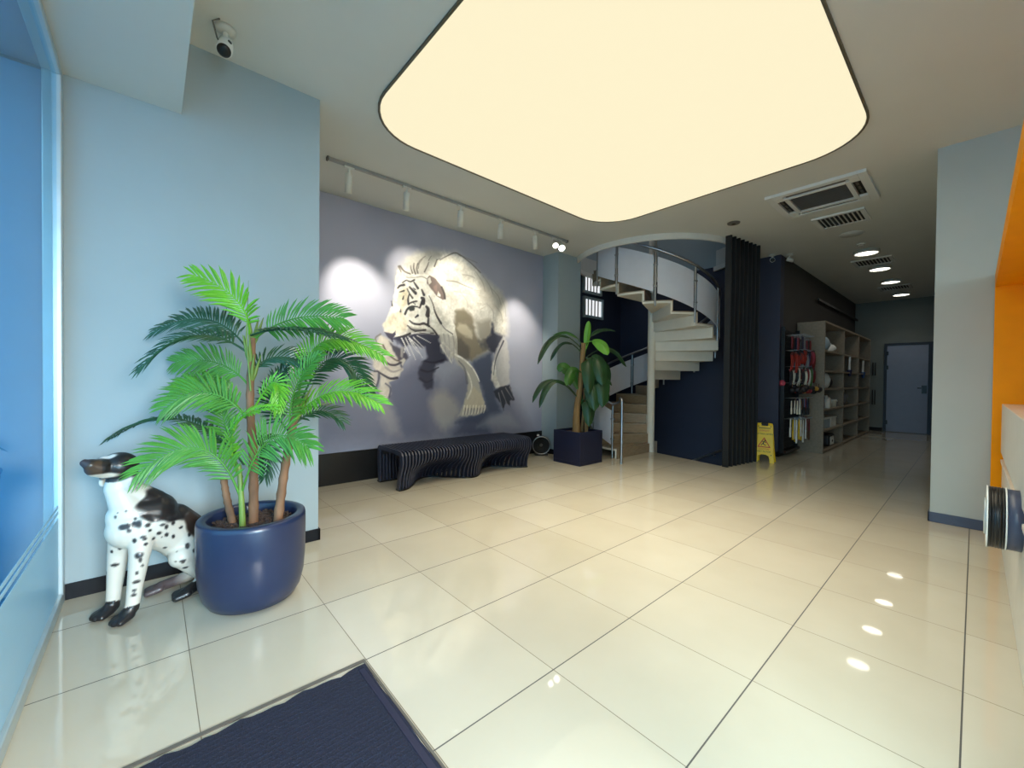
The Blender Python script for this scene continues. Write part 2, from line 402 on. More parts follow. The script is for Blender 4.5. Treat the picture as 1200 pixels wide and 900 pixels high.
# far door
d = MB(); d.box(13.165, 13.2, .165, .93, .01, 2.25); dr = struct(d.build('door_1', M['door'], bevel=.004))
f = MB(); f.box(13.15, 13.2, .93, .985, 0, 2.31); f.box(13.15, 13.2, .06, .165, 0, 2.31); f.box(13.15, 13.2, .165, .93, 2.25, 2.31); f.build('door_frame', M['door_frame'], dr)
h = MB(); h.box(13.15, 13.165, .185, .275, 1.02, 1.22); h.box(13.13, 13.15, .20, .225, 1.14, 1.165); h.box(13.115, 13.135, .20, .35, 1.14, 1.165); h.build('door_handle', M['black'], dr)
for z in (.25, 1.68, 2.05):
    h = MB(); h.box(13.145, 13.166, .90, .95, z - .05, z + .05); h.build('hinge', M['black'], dr)

# ------------------------------------------------------------------ lights
def area(name, loc, rot, sx, sy, e, c, spread=180):
    l = bpy.data.lights.new(name, 'AREA'); l.shape = 'RECTANGLE'; l.size = sx; l.size_y = sy; l.energy = e; l.color = c; l.spread = math.radians(spread)
    o = bpy.data.objects.new(name, l); COL.objects.link(o); o.location = loc; o.rotation_euler = rot; return o
# daylight entering by the street glazing beside and behind the camera, plus an added fill light at the unseen front opening
area('daylight_side', (-1.80, -2.2, 1.5), (0, math.radians(-56), 0), 2.4, 3.2, 205, (.92, 1.0, .93), 90)
area('daylight_front', (-.56, -4.06, 1.5), (math.radians(57), 0, 0), 2.2, 2.4, 300, (1.0, .98, .92), 90)
w = bpy.data.worlds.new('daylight'); SC.world = w; w.use_nodes = True
bg = w.node_tree.nodes['Background']; bg.inputs['Color'].default_value = (.60, .87, .97, 1); bg.inputs['Strength'].default_value = 3.0

l = bpy.data.lights.new('shaft_fill_light', 'POINT'); l.energy = 9; l.color = (.95, .97, 1); l.shadow_soft_size = .12  # unseen fill light added to brighten the stair shaft
o = bpy.data.objects.new('shaft_fill_light', l); COL.objects.link(o); o.location = (5.1, 3.5, H + 1.2)
# ceiling light panel
def rrect(x0, x1, y0, y1, r, n=10):
    P = []
    for cx, cy, a0 in ((x1 - r, y1 - r, 0), (x0 + r, y1 - r, 90), (x0 + r, y0 + r, 180), (x1 - r, y0 + r, 270)):
        for i in range(n + 1):
            a = math.radians(a0 + 90 * i / n); P.append((cx + r * math.cos(a), cy + r * math.sin(a)))
    return P
PX0, PX1, PY0, PY1 = 0.0, 3.46, -.0, 2.88
t = thing('ceiling_light_panel', 'huge glowing cream light panel with rounded corners set in the ceiling', 'ceiling light', (1.73, 1.44, H - .01))
mb = MB(); mb.prism(rrect(PX0, PX1, PY0, PY1, .52), (0, 0, H - .012), (1, 0, 0), (0, 1, 0), (0, 0, 1), .012); mb.build('diffuser', M['panel_glow'], t)
mb = MB()
A = rrect(PX0 - .004, PX1 + .004, PY0 - .004, PY1 + .004, .524); B = rrect(PX0 - .02, PX1 + .02, PY0 - .02, PY1 + .02, .54)
strip(mb, A + A[:1], B + B[:1], H - .016, H); mb.build('edge_trim', M['trim_dark'], t)
l = bpy.data.lights.new('panel_fill_light', 'AREA'); l.shape = 'RECTANGLE'; l.size = 3.0; l.size_y = 2.4; l.energy = 62; l.color = (1, .89, .67); l.spread = math.radians(92)  # added downward fill under the panel, brightens the floor beyond the panel's own glow
o = bpy.data.objects.new('panel_fill_light', l); COL.objects.link(o); o.location = (1.73, 1.44, H - .02)
# four downlights along the corridor
def make_downlight(x, lab):
    t = thing('downlight', lab, 'ceiling light', (x, .60, H - .05), 'round downlights along the corridor ceiling')
    mb = MB(); mb.lathe([(.145, .05), (.165, .05), (.172, .0), (.150, -.004), (.146, .012)], (0, 0, 0), 36, ring=True); mb.build('bezel', M['lamp_white'], t, local=True)
    mb = MB(); mb.lathe([(.0, .010), (.144, .010), (.144, .014), (0, .014)], (0, 0, 0), 36); mb.build('lamp_disc', M['glow'], t, local=True)
    return t
dl = make_downlight(7.45, 'round glowing downlight nearest the ceiling air conditioner, first along the corridor')
for x, lab in ((8.87, 'round glowing downlight second along the corridor, just past the second square vent'), (10.35, 'round glowing downlight third along the corridor, just before the farthest vent'), (12.2, 'round glowing downlight last along the corridor, closest to the grey door')):
    dup(dl, (x, .60, H - .05), lab)
for x in (7.45, 8.87, 10.35, 12.2):
    l = bpy.data.lights.new('downlight_lamp', 'SPOT'); l.energy = 12; l.color = (1, .94, .82); l.spot_size = math.radians(120); l.spot_blend = .6; l.shadow_soft_size = .12
    o = bpy.data.objects.new('downlight_lamp', l); COL.objects.link(o); o.location = (x, .60, H - .07)
TIGER = [
 ('p',[(0.09,1.179),(0.94,1.288),(1.379,1.511),(1.812,1.173),(2.423,1.548),(3.192,0.963),(3.632,0.204),(0.093,0.465)],(112,116,138),0.16,0.7),
 ('p',[(0.941,1.208),(1.417,1.512),(1.69,1.208),(1.578,0.484),(1.064,0.527)],(98,104,130),0.1,0.7),
 ('p',[(1.574,0.967),(1.691,1.095),(1.854,1.102),(2.069,0.899),(2.114,0.769),(1.943,0.597),(1.797,0.554),(1.654,0.756)],(178,176,172),0.07,0.7),
 ('p',[(0.827,1.019),(1.01,0.95),(1.115,0.751),(1.169,0.518),(0.996,0.532),(0.861,0.781)],(176,174,180),0.06,0.6),
 ('p',[(1.695,0.719),(1.86,0.496),(1.985,0.63),(1.942,0.705)],(170,172,178),0.06,0.5),
 ('p',[(2.268,1.577),(2.688,1.751),(2.733,1.344),(2.787,0.964),(2.906,0.736),(2.544,0.598),(2.028,0.631),(2.6,0.806),(2.506,1.156)],(76,86,112),0.04,0.9),
 ('p',[(1.987,0.449),(2.203,0.728),(2.576,0.708),(2.703,0.389)],(78,86,112),0.06,0.8),
 ('p',[(2.429,0.544),(2.661,0.716),(3.076,0.728),(3.301,0.483)],(156,162,176),0.06,0.6),
 ('p',[(1.102,2.575),(1.122,2.724),(1.241,2.894),(1.405,2.991),(1.595,3.06),(1.836,3.085),(2.003,3.113),(2.178,3.066),(2.385,2.939),(2.444,2.905),(2.587,2.797),(2.815,2.698),(2.942,2.546),(2.987,2.337),(3.024,2.126),(3.02,2.007),(2.908,1.923),(2.692,1.751),(2.284,1.558),(2.045,1.53),(1.86,1.829),(1.663,1.815),(1.534,2.174)],(214,212,206),0.075,1),
 ('p',[(1.527,2.979),(1.804,3.074),(2.1,3.078),(2.444,2.885),(2.397,2.614),(1.921,2.505),(1.614,2.627)],(226,224,217),0.05,0.8),
 ('p',[(1.241,2.894),(1.405,2.991),(1.595,3.055),(1.754,3.05),(1.675,2.896),(1.407,2.71),(1.26,2.7)],(205,203,196),0.03,0.8),
 ('p',[(2.003,2.265),(2.155,2.332),(2.314,2.222),(2.366,1.985),(2.456,1.83),(2.639,1.748),(2.309,1.559),(2.068,1.609),(1.973,1.837),(1.961,1.952)],(132,124,108),0.03,0.92),
 ('p',[(2.063,2.097),(2.206,2.091),(2.317,1.981),(2.305,1.88),(2.136,1.927),(2.029,2.016)],(196,188,168),0.02,0.9),
 ('p',[(1.992,2.264),(2.179,2.306),(2.278,2.158),(2.04,2.114)],(128,122,104),0.02,0.7),
 ('p',[(2.377,2.148),(2.66,2.217),(2.716,1.972),(2.56,1.775),(2.456,1.83)],(150,146,136),0.04,0.8),
 ('p',[(1.973,1.856),(2.112,1.886),(2.258,1.737),(2.284,1.558),(2.068,1.57)],(98,94,92),0.03,0.85),
 ('p',[(2.692,2.179),(2.748,2.017),(2.95,1.969),(2.881,1.879),(2.8,1.747),(2.752,1.681),(2.639,1.738),(2.456,1.809),(2.559,1.878),(2.663,1.968)],(60,64,82),0.025,0.95),
 ('p',[(2.405,1.867),(2.558,1.898),(2.639,1.759),(2.509,1.71)],(110,108,106),0.02,0.7),
 ('p',[(2.394,2.876),(2.627,2.773),(2.871,2.685),(2.985,2.488),(2.876,2.282),(2.631,2.36),(2.499,2.528)],(196,192,184),0.06,0.75),
 ('p',[(1.853,2.534),(2.059,2.525),(2.275,2.417),(2.203,2.309),(2.014,2.325)],(206,203,196),0.05,0.6),
 ('p',[(1.241,2.877),(1.424,2.981),(1.634,3.051),(1.755,2.998),(1.597,2.829),(1.407,2.726),(1.278,2.736)],(196,194,188),0.05,0.6),
 ('s',[(2.495,2.874),(2.627,2.752),(2.708,2.619)],(150,146,140),0.006,0.012,0.6,0.008),
 ('s',[(2.343,2.928),(2.497,2.772),(2.55,2.637)],(150,146,140),0.005,0.01,0.6,0.008),
 ('s',[(2.654,2.715),(2.817,2.593),(2.873,2.473)],(150,146,140),0.006,0.012,0.6,0.008),
 ('s',[(2.082,2.568),(2.202,2.447),(2.227,2.351)],(150,146,140),0.004,0.008,0.6,0.008),
 ('s',[(2.764,2.438),(2.875,2.325),(2.905,2.2)],(150,146,140),0.006,0.012,0.6,0.008),
 ('s',[(2.578,2.456),(2.711,2.348),(2.713,2.223)],(150,146,140),0.005,0.01,0.6,0.008),
 ('s',[(2.872,2.579),(2.958,2.441),(2.976,2.293)],(150,146,140),0.005,0.01,0.6,0.008),
 ('p',[(2.932,1.989),(3.027,1.867),(3.066,1.479),(3.07,1.218),(2.901,1.105),(2.785,1.138),(2.686,1.28),(2.711,1.532),(2.777,1.724),(2.87,1.888)],(190,190,194),0.02,1),
 ('p',[(2.711,1.532),(2.763,1.597),(2.782,1.344),(2.879,1.154),(2.785,1.138),(2.686,1.296)],(228,226,222),0.01,0.9),
 ('p',[(2.728,1.085),(2.879,1.154),(3.07,1.185),(3.137,1.054),(3.187,0.937),(3.074,0.924),(3.097,0.825),(2.988,0.91),(2.947,0.773),(2.883,0.897),(2.787,0.98)],(52,56,70),0.012,0.95),
 ('s',[(2.901,1.089),(3.031,0.86)],(170,170,176),0.012,0.004,0.7,0.008),
 ('s',[(2.985,1.137),(3.139,0.955)],(170,170,176),0.012,0.004,0.7,0.008),
 ('s',[(2.839,1.058),(2.913,0.832)],(170,170,176),0.012,0.004,0.7,0.008),
 ('s',[(3.071,1.153),(3.16,1.004)],(170,170,176),0.012,0.004,0.7,0.008),
 ('s',[(2.933,1.893),(2.779,1.598),(2.733,1.344)],(60,62,78),0.02,0.006,0.8,0.008),
 ('p',[(1.88,1.734),(2.018,1.626),(2.232,1.531),(2.401,1.339),(2.484,1.125),(2.54,0.939),(2.596,0.813),(2.465,0.732),(2.205,0.709),(2.076,0.728),(2.195,0.963),(2.243,1.187),(2.176,1.395),(2.054,1.51)],(186,184,178),0.016,1),
 ('p',[(2.195,0.963),(2.347,1.156),(2.5,1.032),(2.572,0.845),(2.168,0.8)],(206,198,178),0.02,0.8),
 ('s',[(2.011,1.631),(2.16,1.567),(2.307,1.458),(2.401,1.339),(2.452,1.242)],(240,240,236),0.02,0.012,1,0.008),
 ('s',[(2.125,1.483),(2.253,1.337),(2.31,1.157),(2.238,0.977)],(236,234,226),0.01,0.02,0.7,0.008),
 ('s',[(2.071,1.54),(2.179,1.425),(2.228,1.217)],(110,112,124),0.012,0.03,0.7,0.008),
 ('s',[(2.178,0.874),(2.164,0.807),(2.15,0.736)],(240,236,222),0.014,0.006,0.85,0.008),
 ('s',[(2.2,0.835),(2.186,0.74)],(84,84,92),0.008,0.004,0.75,0.008),
 ('s',[(2.232,0.873),(2.218,0.804),(2.204,0.738)],(240,236,222),0.014,0.006,0.85,0.008),
 ('s',[(2.254,0.833),(2.241,0.742)],(84,84,92),0.008,0.004,0.75,0.008),
 ('s',[(2.287,0.871),(2.273,0.802),(2.259,0.739)],(240,236,222),0.014,0.006,0.85,0.008),
 ('s',[(2.31,0.83),(2.296,0.743)],(84,84,92),0.008,0.004,0.75,0.008),
 ('s',[(2.343,0.869),(2.329,0.799),(2.314,0.741)],(240,236,222),0.014,0.006,0.85,0.008),
 ('s',[(2.366,0.828),(2.352,0.745)],(84,84,92),0.008,0.004,0.75,0.008),
 ('s',[(2.399,0.867),(2.385,0.797),(2.37,0.743)],(240,236,222),0.014,0.006,0.85,0.008),
 ('s',[(2.422,0.826),(2.408,0.747)],(84,84,92),0.008,0.004,0.75,0.008),
 ('s',[(2.456,0.864),(2.442,0.794),(2.427,0.745)],(240,236,222),0.014,0.006,0.85,0.008),
 ('s',[(2.479,0.824),(2.465,0.749)],(84,84,92),0.008,0.004,0.75,0.008),
 ('s',[(2.514,0.862),(2.499,0.792),(2.484,0.746)],(240,236,222),0.014,0.006,0.85,0.008),
 ('s',[(2.537,0.821),(2.523,0.751)],(84,84,92),0.008,0.004,0.75,0.008),
 ('s',[(2.572,0.86),(2.557,0.789),(2.542,0.748)],(240,236,222),0.014,0.006,0.85,0.008),
 ('s',[(2.596,0.819),(2.581,0.753)],(84,84,92),0.008,0.004,0.75,0.008),
 ('p',[(1.047,1.83),(1.248,1.903),(1.684,1.939),(1.766,1.736),(1.871,1.546),(1.688,1.47),(1.659,1.347),(1.631,1.139),(1.534,1.131),(1.419,1.276),(1.403,1.36),(1.455,1.48),(1.549,1.586),(1.51,1.703),(1.286,1.74),(1.196,1.701),(1.125,1.73)],(58,60,80),0.022,0.97),
 ('s',[(1.511,1.516),(1.648,1.503),(1.809,1.544)],(40,42,58),0.012,0.02,0.8,0.008),
 ('s',[(1.455,1.395),(1.571,1.372),(1.728,1.436)],(44,46,60),0.02,0.012,0.8,0.008),
 ('s',[(1.437,1.276),(1.533,1.225),(1.63,1.26)],(48,50,66),0.02,0.012,0.7,0.008),
 ('s',[(1.714,1.977),(1.755,1.823),(1.761,1.648)],(160,158,156),0.022,0.004,0.85,0.008),
 ('s',[(1.738,1.979),(1.78,1.824),(1.785,1.64)],(222,220,212),0.022,0.004,0.85,0.008),
 ('s',[(1.762,1.981),(1.804,1.826),(1.81,1.632)],(222,220,212),0.022,0.004,0.85,0.008),
 ('s',[(1.786,1.983),(1.829,1.828),(1.835,1.625)],(160,158,156),0.022,0.004,0.85,0.008),
 ('s',[(1.811,1.985),(1.854,1.829),(1.86,1.617)],(222,220,212),0.022,0.004,0.85,0.008),
 ('s',[(1.836,1.987),(1.879,1.831),(1.885,1.609)],(222,220,212),0.022,0.004,0.85,0.008),
 ('s',[(1.86,1.99),(1.904,1.833),(1.91,1.601)],(160,158,156),0.022,0.004,0.85,0.008),
 ('s',[(1.885,1.992),(1.929,1.835),(1.935,1.594)],(222,220,212),0.022,0.004,0.85,0.008),
 ('s',[(1.91,1.994),(1.954,1.837),(1.961,1.586)],(222,220,212),0.022,0.004,0.85,0.008),
 ('s',[(1.936,1.996),(1.98,1.838),(1.986,1.578)],(160,158,156),0.022,0.004,0.85,0.008),
 ('s',[(1.961,1.998),(2.005,1.84),(2.012,1.57)],(222,220,212),0.022,0.004,0.85,0.008),
 ('s',[(1.987,2.001),(2.031,1.842),(2.038,1.562)],(222,220,212),0.022,0.004,0.85,0.008),
 ('s',[(1.766,1.753),(1.849,1.634),(1.955,1.514)],(235,233,226),0.02,0.004,0.95,0.008),
 ('s',[(1.807,1.791),(1.932,1.674),(1.966,1.532)],(235,233,226),0.02,0.004,0.95,0.008),
 ('s',[(1.954,1.657),(1.912,1.566),(1.955,1.496)],(235,233,226),0.02,0.004,0.95,0.008),
 ('p',[(1.744,1.892),(1.973,1.874),(1.996,1.659),(1.934,1.531),(1.828,1.669)],(196,194,190),0.02,0.6),
 ('p',[(0.871,1.824),(1.005,1.77),(1.091,1.663),(1.183,1.561),(1.198,1.504),(1.131,1.445),(1.184,1.397),(1.102,1.273),(0.991,1.224),(1.018,1.079),(0.942,0.997),(0.866,1.018),(0.846,1.145),(0.871,1.287),(0.792,1.38),(0.759,1.52),(0.79,1.724)],(208,202,196),0.016,1),
 ('p',[(0.697,1.285),(0.76,1.348),(0.833,1.358),(0.845,1.255),(0.81,1.145),(0.746,1.115),(0.667,1.162)],(196,190,190),0.014,1),
 ('p',[(0.988,1.753),(1.074,1.694),(1.196,1.669),(1.269,1.557),(1.163,1.421),(1.131,1.502),(1.04,1.644)],(70,70,88),0.014,0.9),
 ('p',[(1.143,1.698),(1.196,1.685),(1.171,1.552),(1.144,1.568)],(170,168,168),0.01,0.8),
 ('p',[(1.131,1.502),(1.197,1.545),(1.233,1.522),(1.18,1.438)],(200,198,192),0.008,0.9),
 ('s',[(0.905,1.7),(0.964,1.6),(1.066,1.524),(1.131,1.502)],(92,82,78),0.016,0.012,0.85,0.008),
 ('s',[(0.922,1.51),(0.99,1.457),(1.075,1.451),(1.153,1.486)],(64,62,74),0.014,0.02,0.9,0.008),
 ('s',[(0.833,1.365),(0.907,1.319),(1.008,1.272),(1.102,1.281)],(58,58,74),0.012,0.022,0.92,0.008),
 ('s',[(0.792,1.365),(0.849,1.35),(0.845,1.24),(0.794,1.114)],(88,86,100),0.016,0.016,0.85,0.008),
 ('s',[(0.94,1.415),(1.041,1.361),(1.163,1.397)],(150,146,150),0.02,0.012,0.7,0.008),
 ('s',[(0.941,1.208),(1.009,1.144),(0.993,1.031)],(86,88,108),0.012,0.016,0.8,0.008),
 ('s',[(0.721,1.239),(0.769,1.231)],(70,66,76),0.012,0.008,0.9,0.008),
 ('s',[(0.823,1.726),(0.806,1.788),(0.871,1.84)],(120,116,112),0.01,0.014,0.8,0.008),
 ('p',[(1.111,2.752),(1.069,2.595),(1.059,2.4),(1.016,2.202),(0.902,1.954),(0.913,1.875),(1.019,1.814),(1.195,1.838),(1.396,1.892),(1.7,1.892),(1.831,1.927),(1.976,1.914),(2.008,2.041),(1.885,2.243),(1.836,2.4),(1.79,2.573),(1.693,2.686),(1.583,2.718),(1.459,2.715),(1.272,2.678),(1.164,2.747)],(240,238,232),0.01,1),
 ('p',[(0.902,1.954),(1.032,2.144),(1.16,2.159),(1.243,2.047),(1.227,1.924),(1.034,1.863),(0.925,1.883)],(228,216,196),0.02,0.8),
 ('p',[(1.126,2.455),(1.256,2.49),(1.258,2.292),(1.16,2.189),(1.095,2.271)],(222,210,182),0.02,0.7),
 ('p',[(2.005,1.925),(1.831,1.927),(1.717,1.982),(1.605,2.211),(1.715,2.288),(1.905,2.18)],(224,222,214),0.02,0.6),
 ('p',[(1.26,1.98),(1.465,1.96),(1.644,1.944),(1.7,1.892),(1.396,1.884),(1.244,1.88)],(172,168,164),0.014,0.75),
 ('p',[(1.53,2.655),(1.574,2.713),(1.678,2.683),(1.772,2.586),(1.837,2.433),(1.792,2.398),(1.695,2.438),(1.603,2.528),(1.534,2.593)],(122,110,108),0.006,1),
 ('p',[(1.541,2.657),(1.583,2.691),(1.606,2.623),(1.566,2.582)],(226,222,214),0.006,0.9),
 ('p',[(1.639,2.565),(1.693,2.606),(1.694,2.494),(1.639,2.517)],(150,128,124),0.01,0.8),
 ('p',[(1.713,2.512),(1.754,2.47),(1.754,2.438),(1.695,2.446)],(232,230,222),0.005,0.9),
 ('s',[(1.772,2.578),(1.816,2.495),(1.826,2.424)],(60,56,58),0.02,0.02,0.8,0.008),
 ('s',[(1.111,2.749),(1.148,2.684)],(110,104,100),0.016,0.01,0.9,0.008),
 ('s',[(1.132,2.756),(1.197,2.7),(1.28,2.68)],(104,98,96),0.018,0.012,0.92,0.008),
 ('s',[(1.222,2.624),(1.356,2.644)],(120,116,112),0.006,0.006,0.8,0.008),
 ('s',[(1.373,2.653),(1.459,2.674),(1.53,2.658)],(110,106,102),0.006,0.008,0.8,0.008),
 ('s',[(1.284,2.792),(1.291,2.752),(1.313,2.698)],(92,88,86),0.007,0.014,0.85,0.008),
 ('s',[(1.334,2.832),(1.332,2.763),(1.356,2.698)],(92,88,86),0.009,0.018,0.85,0.008),
 ('s',[(1.389,2.843),(1.376,2.771),(1.393,2.712)],(92,88,86),0.008,0.016,0.85,0.008),
 ('s',[(1.458,2.911),(1.415,2.848),(1.398,2.775)],(92,88,86),0.004,0.008,0.85,0.008),
 ('s',[(1.56,2.892),(1.537,2.832),(1.494,2.746)],(92,88,86),0.007,0.014,0.85,0.008),
 ('s',[(1.599,2.986),(1.555,2.914)],(92,88,86),0.0035,0.007,0.85,0.008),
 ('s',[(1.69,2.957),(1.672,2.906),(1.651,2.851)],(92,88,86),0.007,0.014,0.85,0.008),
 ('s',[(1.745,2.984),(1.69,2.949)],(92,88,86),0.003,0.006,0.85,0.008),
 ('s',[(1.51,2.968),(1.423,2.888),(1.389,2.82)],(92,88,86),0.004,0.008,0.85,0.008),
 ('s',[(1.811,3.006),(1.896,3.064),(1.997,3.115),(2.093,3.088)],(120,116,114),0.006,0.012,0.8,0.008),
 ('s',[(1.739,2.958),(1.849,3.036),(2.011,3.114),(2.171,3.063),(2.293,3.008),(2.457,2.908)],(118,114,114),0.008,0.012,0.85,0.008),
 ('s',[(2.03,3.112),(2.219,3.073),(2.392,3.047)],(130,126,124),0.008,0.005,0.7,0.008),
 ('s',[(1.852,2.685),(2.011,2.696),(2.128,2.672),(2.309,2.641)],(140,136,128),0.012,0.008,0.8,0.008),
 ('s',[(2.126,2.819),(2.246,2.826),(2.35,2.808)],(140,136,130),0.008,0.006,0.7,0.008),
 ('s',[(1.876,2.499),(1.945,2.432)],(190,184,168),0.008,0.004,0.7,0.008),
 ('s',[(1.989,2.554),(2.274,2.556)],(190,184,168),0.008,0.004,0.7,0.008),
 ('s',[(2.347,2.627),(2.473,2.626)],(190,184,168),0.008,0.004,0.7,0.008),
 ('s',[(2.423,2.558),(2.577,2.538)],(190,184,168),0.008,0.004,0.7,0.008),
 ('s',[(2.399,2.433),(2.552,2.432)],(190,184,168),0.008,0.004,0.7,0.008),
 ('s',[(2.45,2.338),(2.578,2.415)],(190,184,168),0.008,0.004,0.7,0.008),
 ('s',[(1.102,2.463),(1.133,2.498),(1.193,2.52)],(52,50,56),0.011200000000000002,0.0203,0.92,0.007),
 ('s',[(1.166,2.542),(1.223,2.585),(1.281,2.576),(1.343,2.611)],(52,50,56),0.008,0.014499999999999999,0.92,0.007),
 ('s',[(1.336,2.579),(1.357,2.552),(1.395,2.508)],(52,50,56),0.0128,0.0232,0.92,0.007),
 ('s',[(1.273,2.502),(1.315,2.469),(1.361,2.435)],(52,50,56),0.016,0.028999999999999998,0.92,0.007),
 ('s',[(1.237,2.472),(1.282,2.403),(1.316,2.364)],(52,50,56),0.009600000000000001,0.0174,0.92,0.007),
 ('s',[(1.265,2.4),(1.251,2.337),(1.258,2.274)],(52,50,56),0.011200000000000002,0.0203,0.92,0.007),
 ('s',[(1.323,2.501),(1.357,2.483)],(52,50,56),0.0064,0.0116,0.92,0.007),
 ('s',[(1.454,2.496),(1.488,2.432)],(52,50,56),0.0144,0.026099999999999998,0.92,0.007),
 ('s',[(1.428,2.246),(1.449,2.302),(1.488,2.346)],(52,50,56),0.0144,0.026099999999999998,0.92,0.007),
 ('s',[(1.455,2.381),(1.483,2.369),(1.473,2.321)],(52,50,56),0.024,0.0435,0.92,0.007),
 ('s',[(1.53,2.271),(1.555,2.237),(1.548,2.157)],(52,50,56),0.024,0.0435,0.92,0.007),
 ('s',[(1.555,2.173),(1.561,2.111),(1.557,2.039)],(52,50,56),0.0128,0.0232,0.92,0.007),
 ('s',[(1.568,2.428),(1.622,2.34),(1.65,2.264)],(52,50,56),0.0064,0.0116,0.92,0.007),
 ('s',[(1.651,2.248),(1.697,2.157),(1.763,2.067)],(52,50,56),0.0128,0.0232,0.92,0.007),
 ('s',[(1.763,2.067),(1.83,1.992),(1.966,1.925)],(52,50,56),0.0048000000000000004,0.0087,0.92,0.007),
 ('s',[(1.276,2.053),(1.327,2.022),(1.413,2.015),(1.491,2.035),(1.571,2.009)],(52,50,56),0.0128,0.0232,0.92,0.007),
 ('s',[(1.571,2.009),(1.644,1.96),(1.703,1.893)],(52,50,56),0.011200000000000002,0.0203,0.92,0.007),
 ('s',[(1.244,1.986),(1.311,1.939),(1.413,1.932),(1.518,1.949)],(52,50,56),0.009600000000000001,0.0174,0.92,0.007),
 ('s',[(1.286,1.944),(1.396,1.904),(1.536,1.91),(1.644,1.912)],(52,50,56),0.0064,0.0116,0.92,0.007),
 ('s',[(1.098,1.811),(1.195,1.842),(1.286,1.88)],(52,50,56),0.011200000000000002,0.0203,0.92,0.007),
 ('s',[(1.36,2.105),(1.398,2.137)],(52,50,56),0.011200000000000002,0.0203,0.92,0.007),
 ('s',[(1.016,2.283),(1.029,2.218)],(52,50,56),0.0064,0.0116,0.92,0.007),
 ('s',[(1.147,2.188),(1.144,2.157)],(52,50,56),0.008,0.014499999999999999,0.92,0.007),
 ('s',[(1.129,2.414),(1.191,2.442)],(52,50,56),0.008,0.014499999999999999,0.92,0.007),
 ('s',[(1.188,2.374),(1.175,2.327)],(52,50,56),0.008,0.014499999999999999,0.92,0.007),
 ('s',[(1.209,2.135),(1.234,2.191),(1.275,2.234),(1.351,2.255),(1.419,2.245)],(48,48,54),0.02,0.01,0.95,0.008),
 ('p',[(1.258,2.232),(1.308,2.256),(1.351,2.235),(1.343,2.196),(1.284,2.177),(1.255,2.198)],(64,68,70),0.006,1),
 ('s',[(1.261,2.278),(1.316,2.308),(1.379,2.327)],(52,50,56),0.012,0.014,0.9,0.008),
 ('s',[(1.325,2.301),(1.359,2.283)],(52,50,56),0.008,0.008,0.8,0.008),
 ('p',[(0.913,1.879),(0.968,1.865),(1.034,1.86),(1.075,1.902),(1.075,1.848),(1.041,1.807),(1.022,1.77),(0.975,1.805),(0.941,1.843)],(74,72,92),0.006,1),
 ('s',[(1.022,1.787),(1.035,1.759)],(60,60,80),0.012,0.012,0.9,0.008),
 ('s',[(1.035,1.788),(1.228,1.825),(1.431,1.864),(1.718,1.87)],(66,66,86),0.012,0.03,0.8,0.008),
 ('s',[(1.16,1.81),(1.232,1.687),(1.287,1.582)],(238,238,240),0.009,0.004,0.95,0.004),
 ('s',[(1.217,1.815),(1.305,1.658),(1.372,1.524)],(238,238,240),0.009,0.004,0.95,0.004),
 ('s',[(1.276,1.819),(1.378,1.696),(1.473,1.562)],(238,238,240),0.009,0.004,0.95,0.004),
 ('s',[(1.331,1.835),(1.415,1.765),(1.495,1.702)],(238,238,240),0.009,0.004,0.95,0.004),
 ('s',[(1.386,1.861),(1.49,1.821),(1.598,1.774)],(238,238,240),0.009,0.004,0.95,0.004),
 ('s',[(1.303,1.881),(1.432,1.908),(1.589,1.914)],(238,238,240),0.009,0.004,0.95,0.004),
 ('s',[(1.178,1.782),(1.214,1.703),(1.197,1.619)],(238,238,240),0.009,0.004,0.95,0.004),
 ('s',[(1.267,1.805),(1.36,1.678),(1.435,1.614)],(238,238,240),0.009,0.004,0.95,0.004),
 ('s',[(1.249,1.837),(1.378,1.746),(1.453,1.683)],(238,238,240),0.009,0.004,0.95,0.004),
]
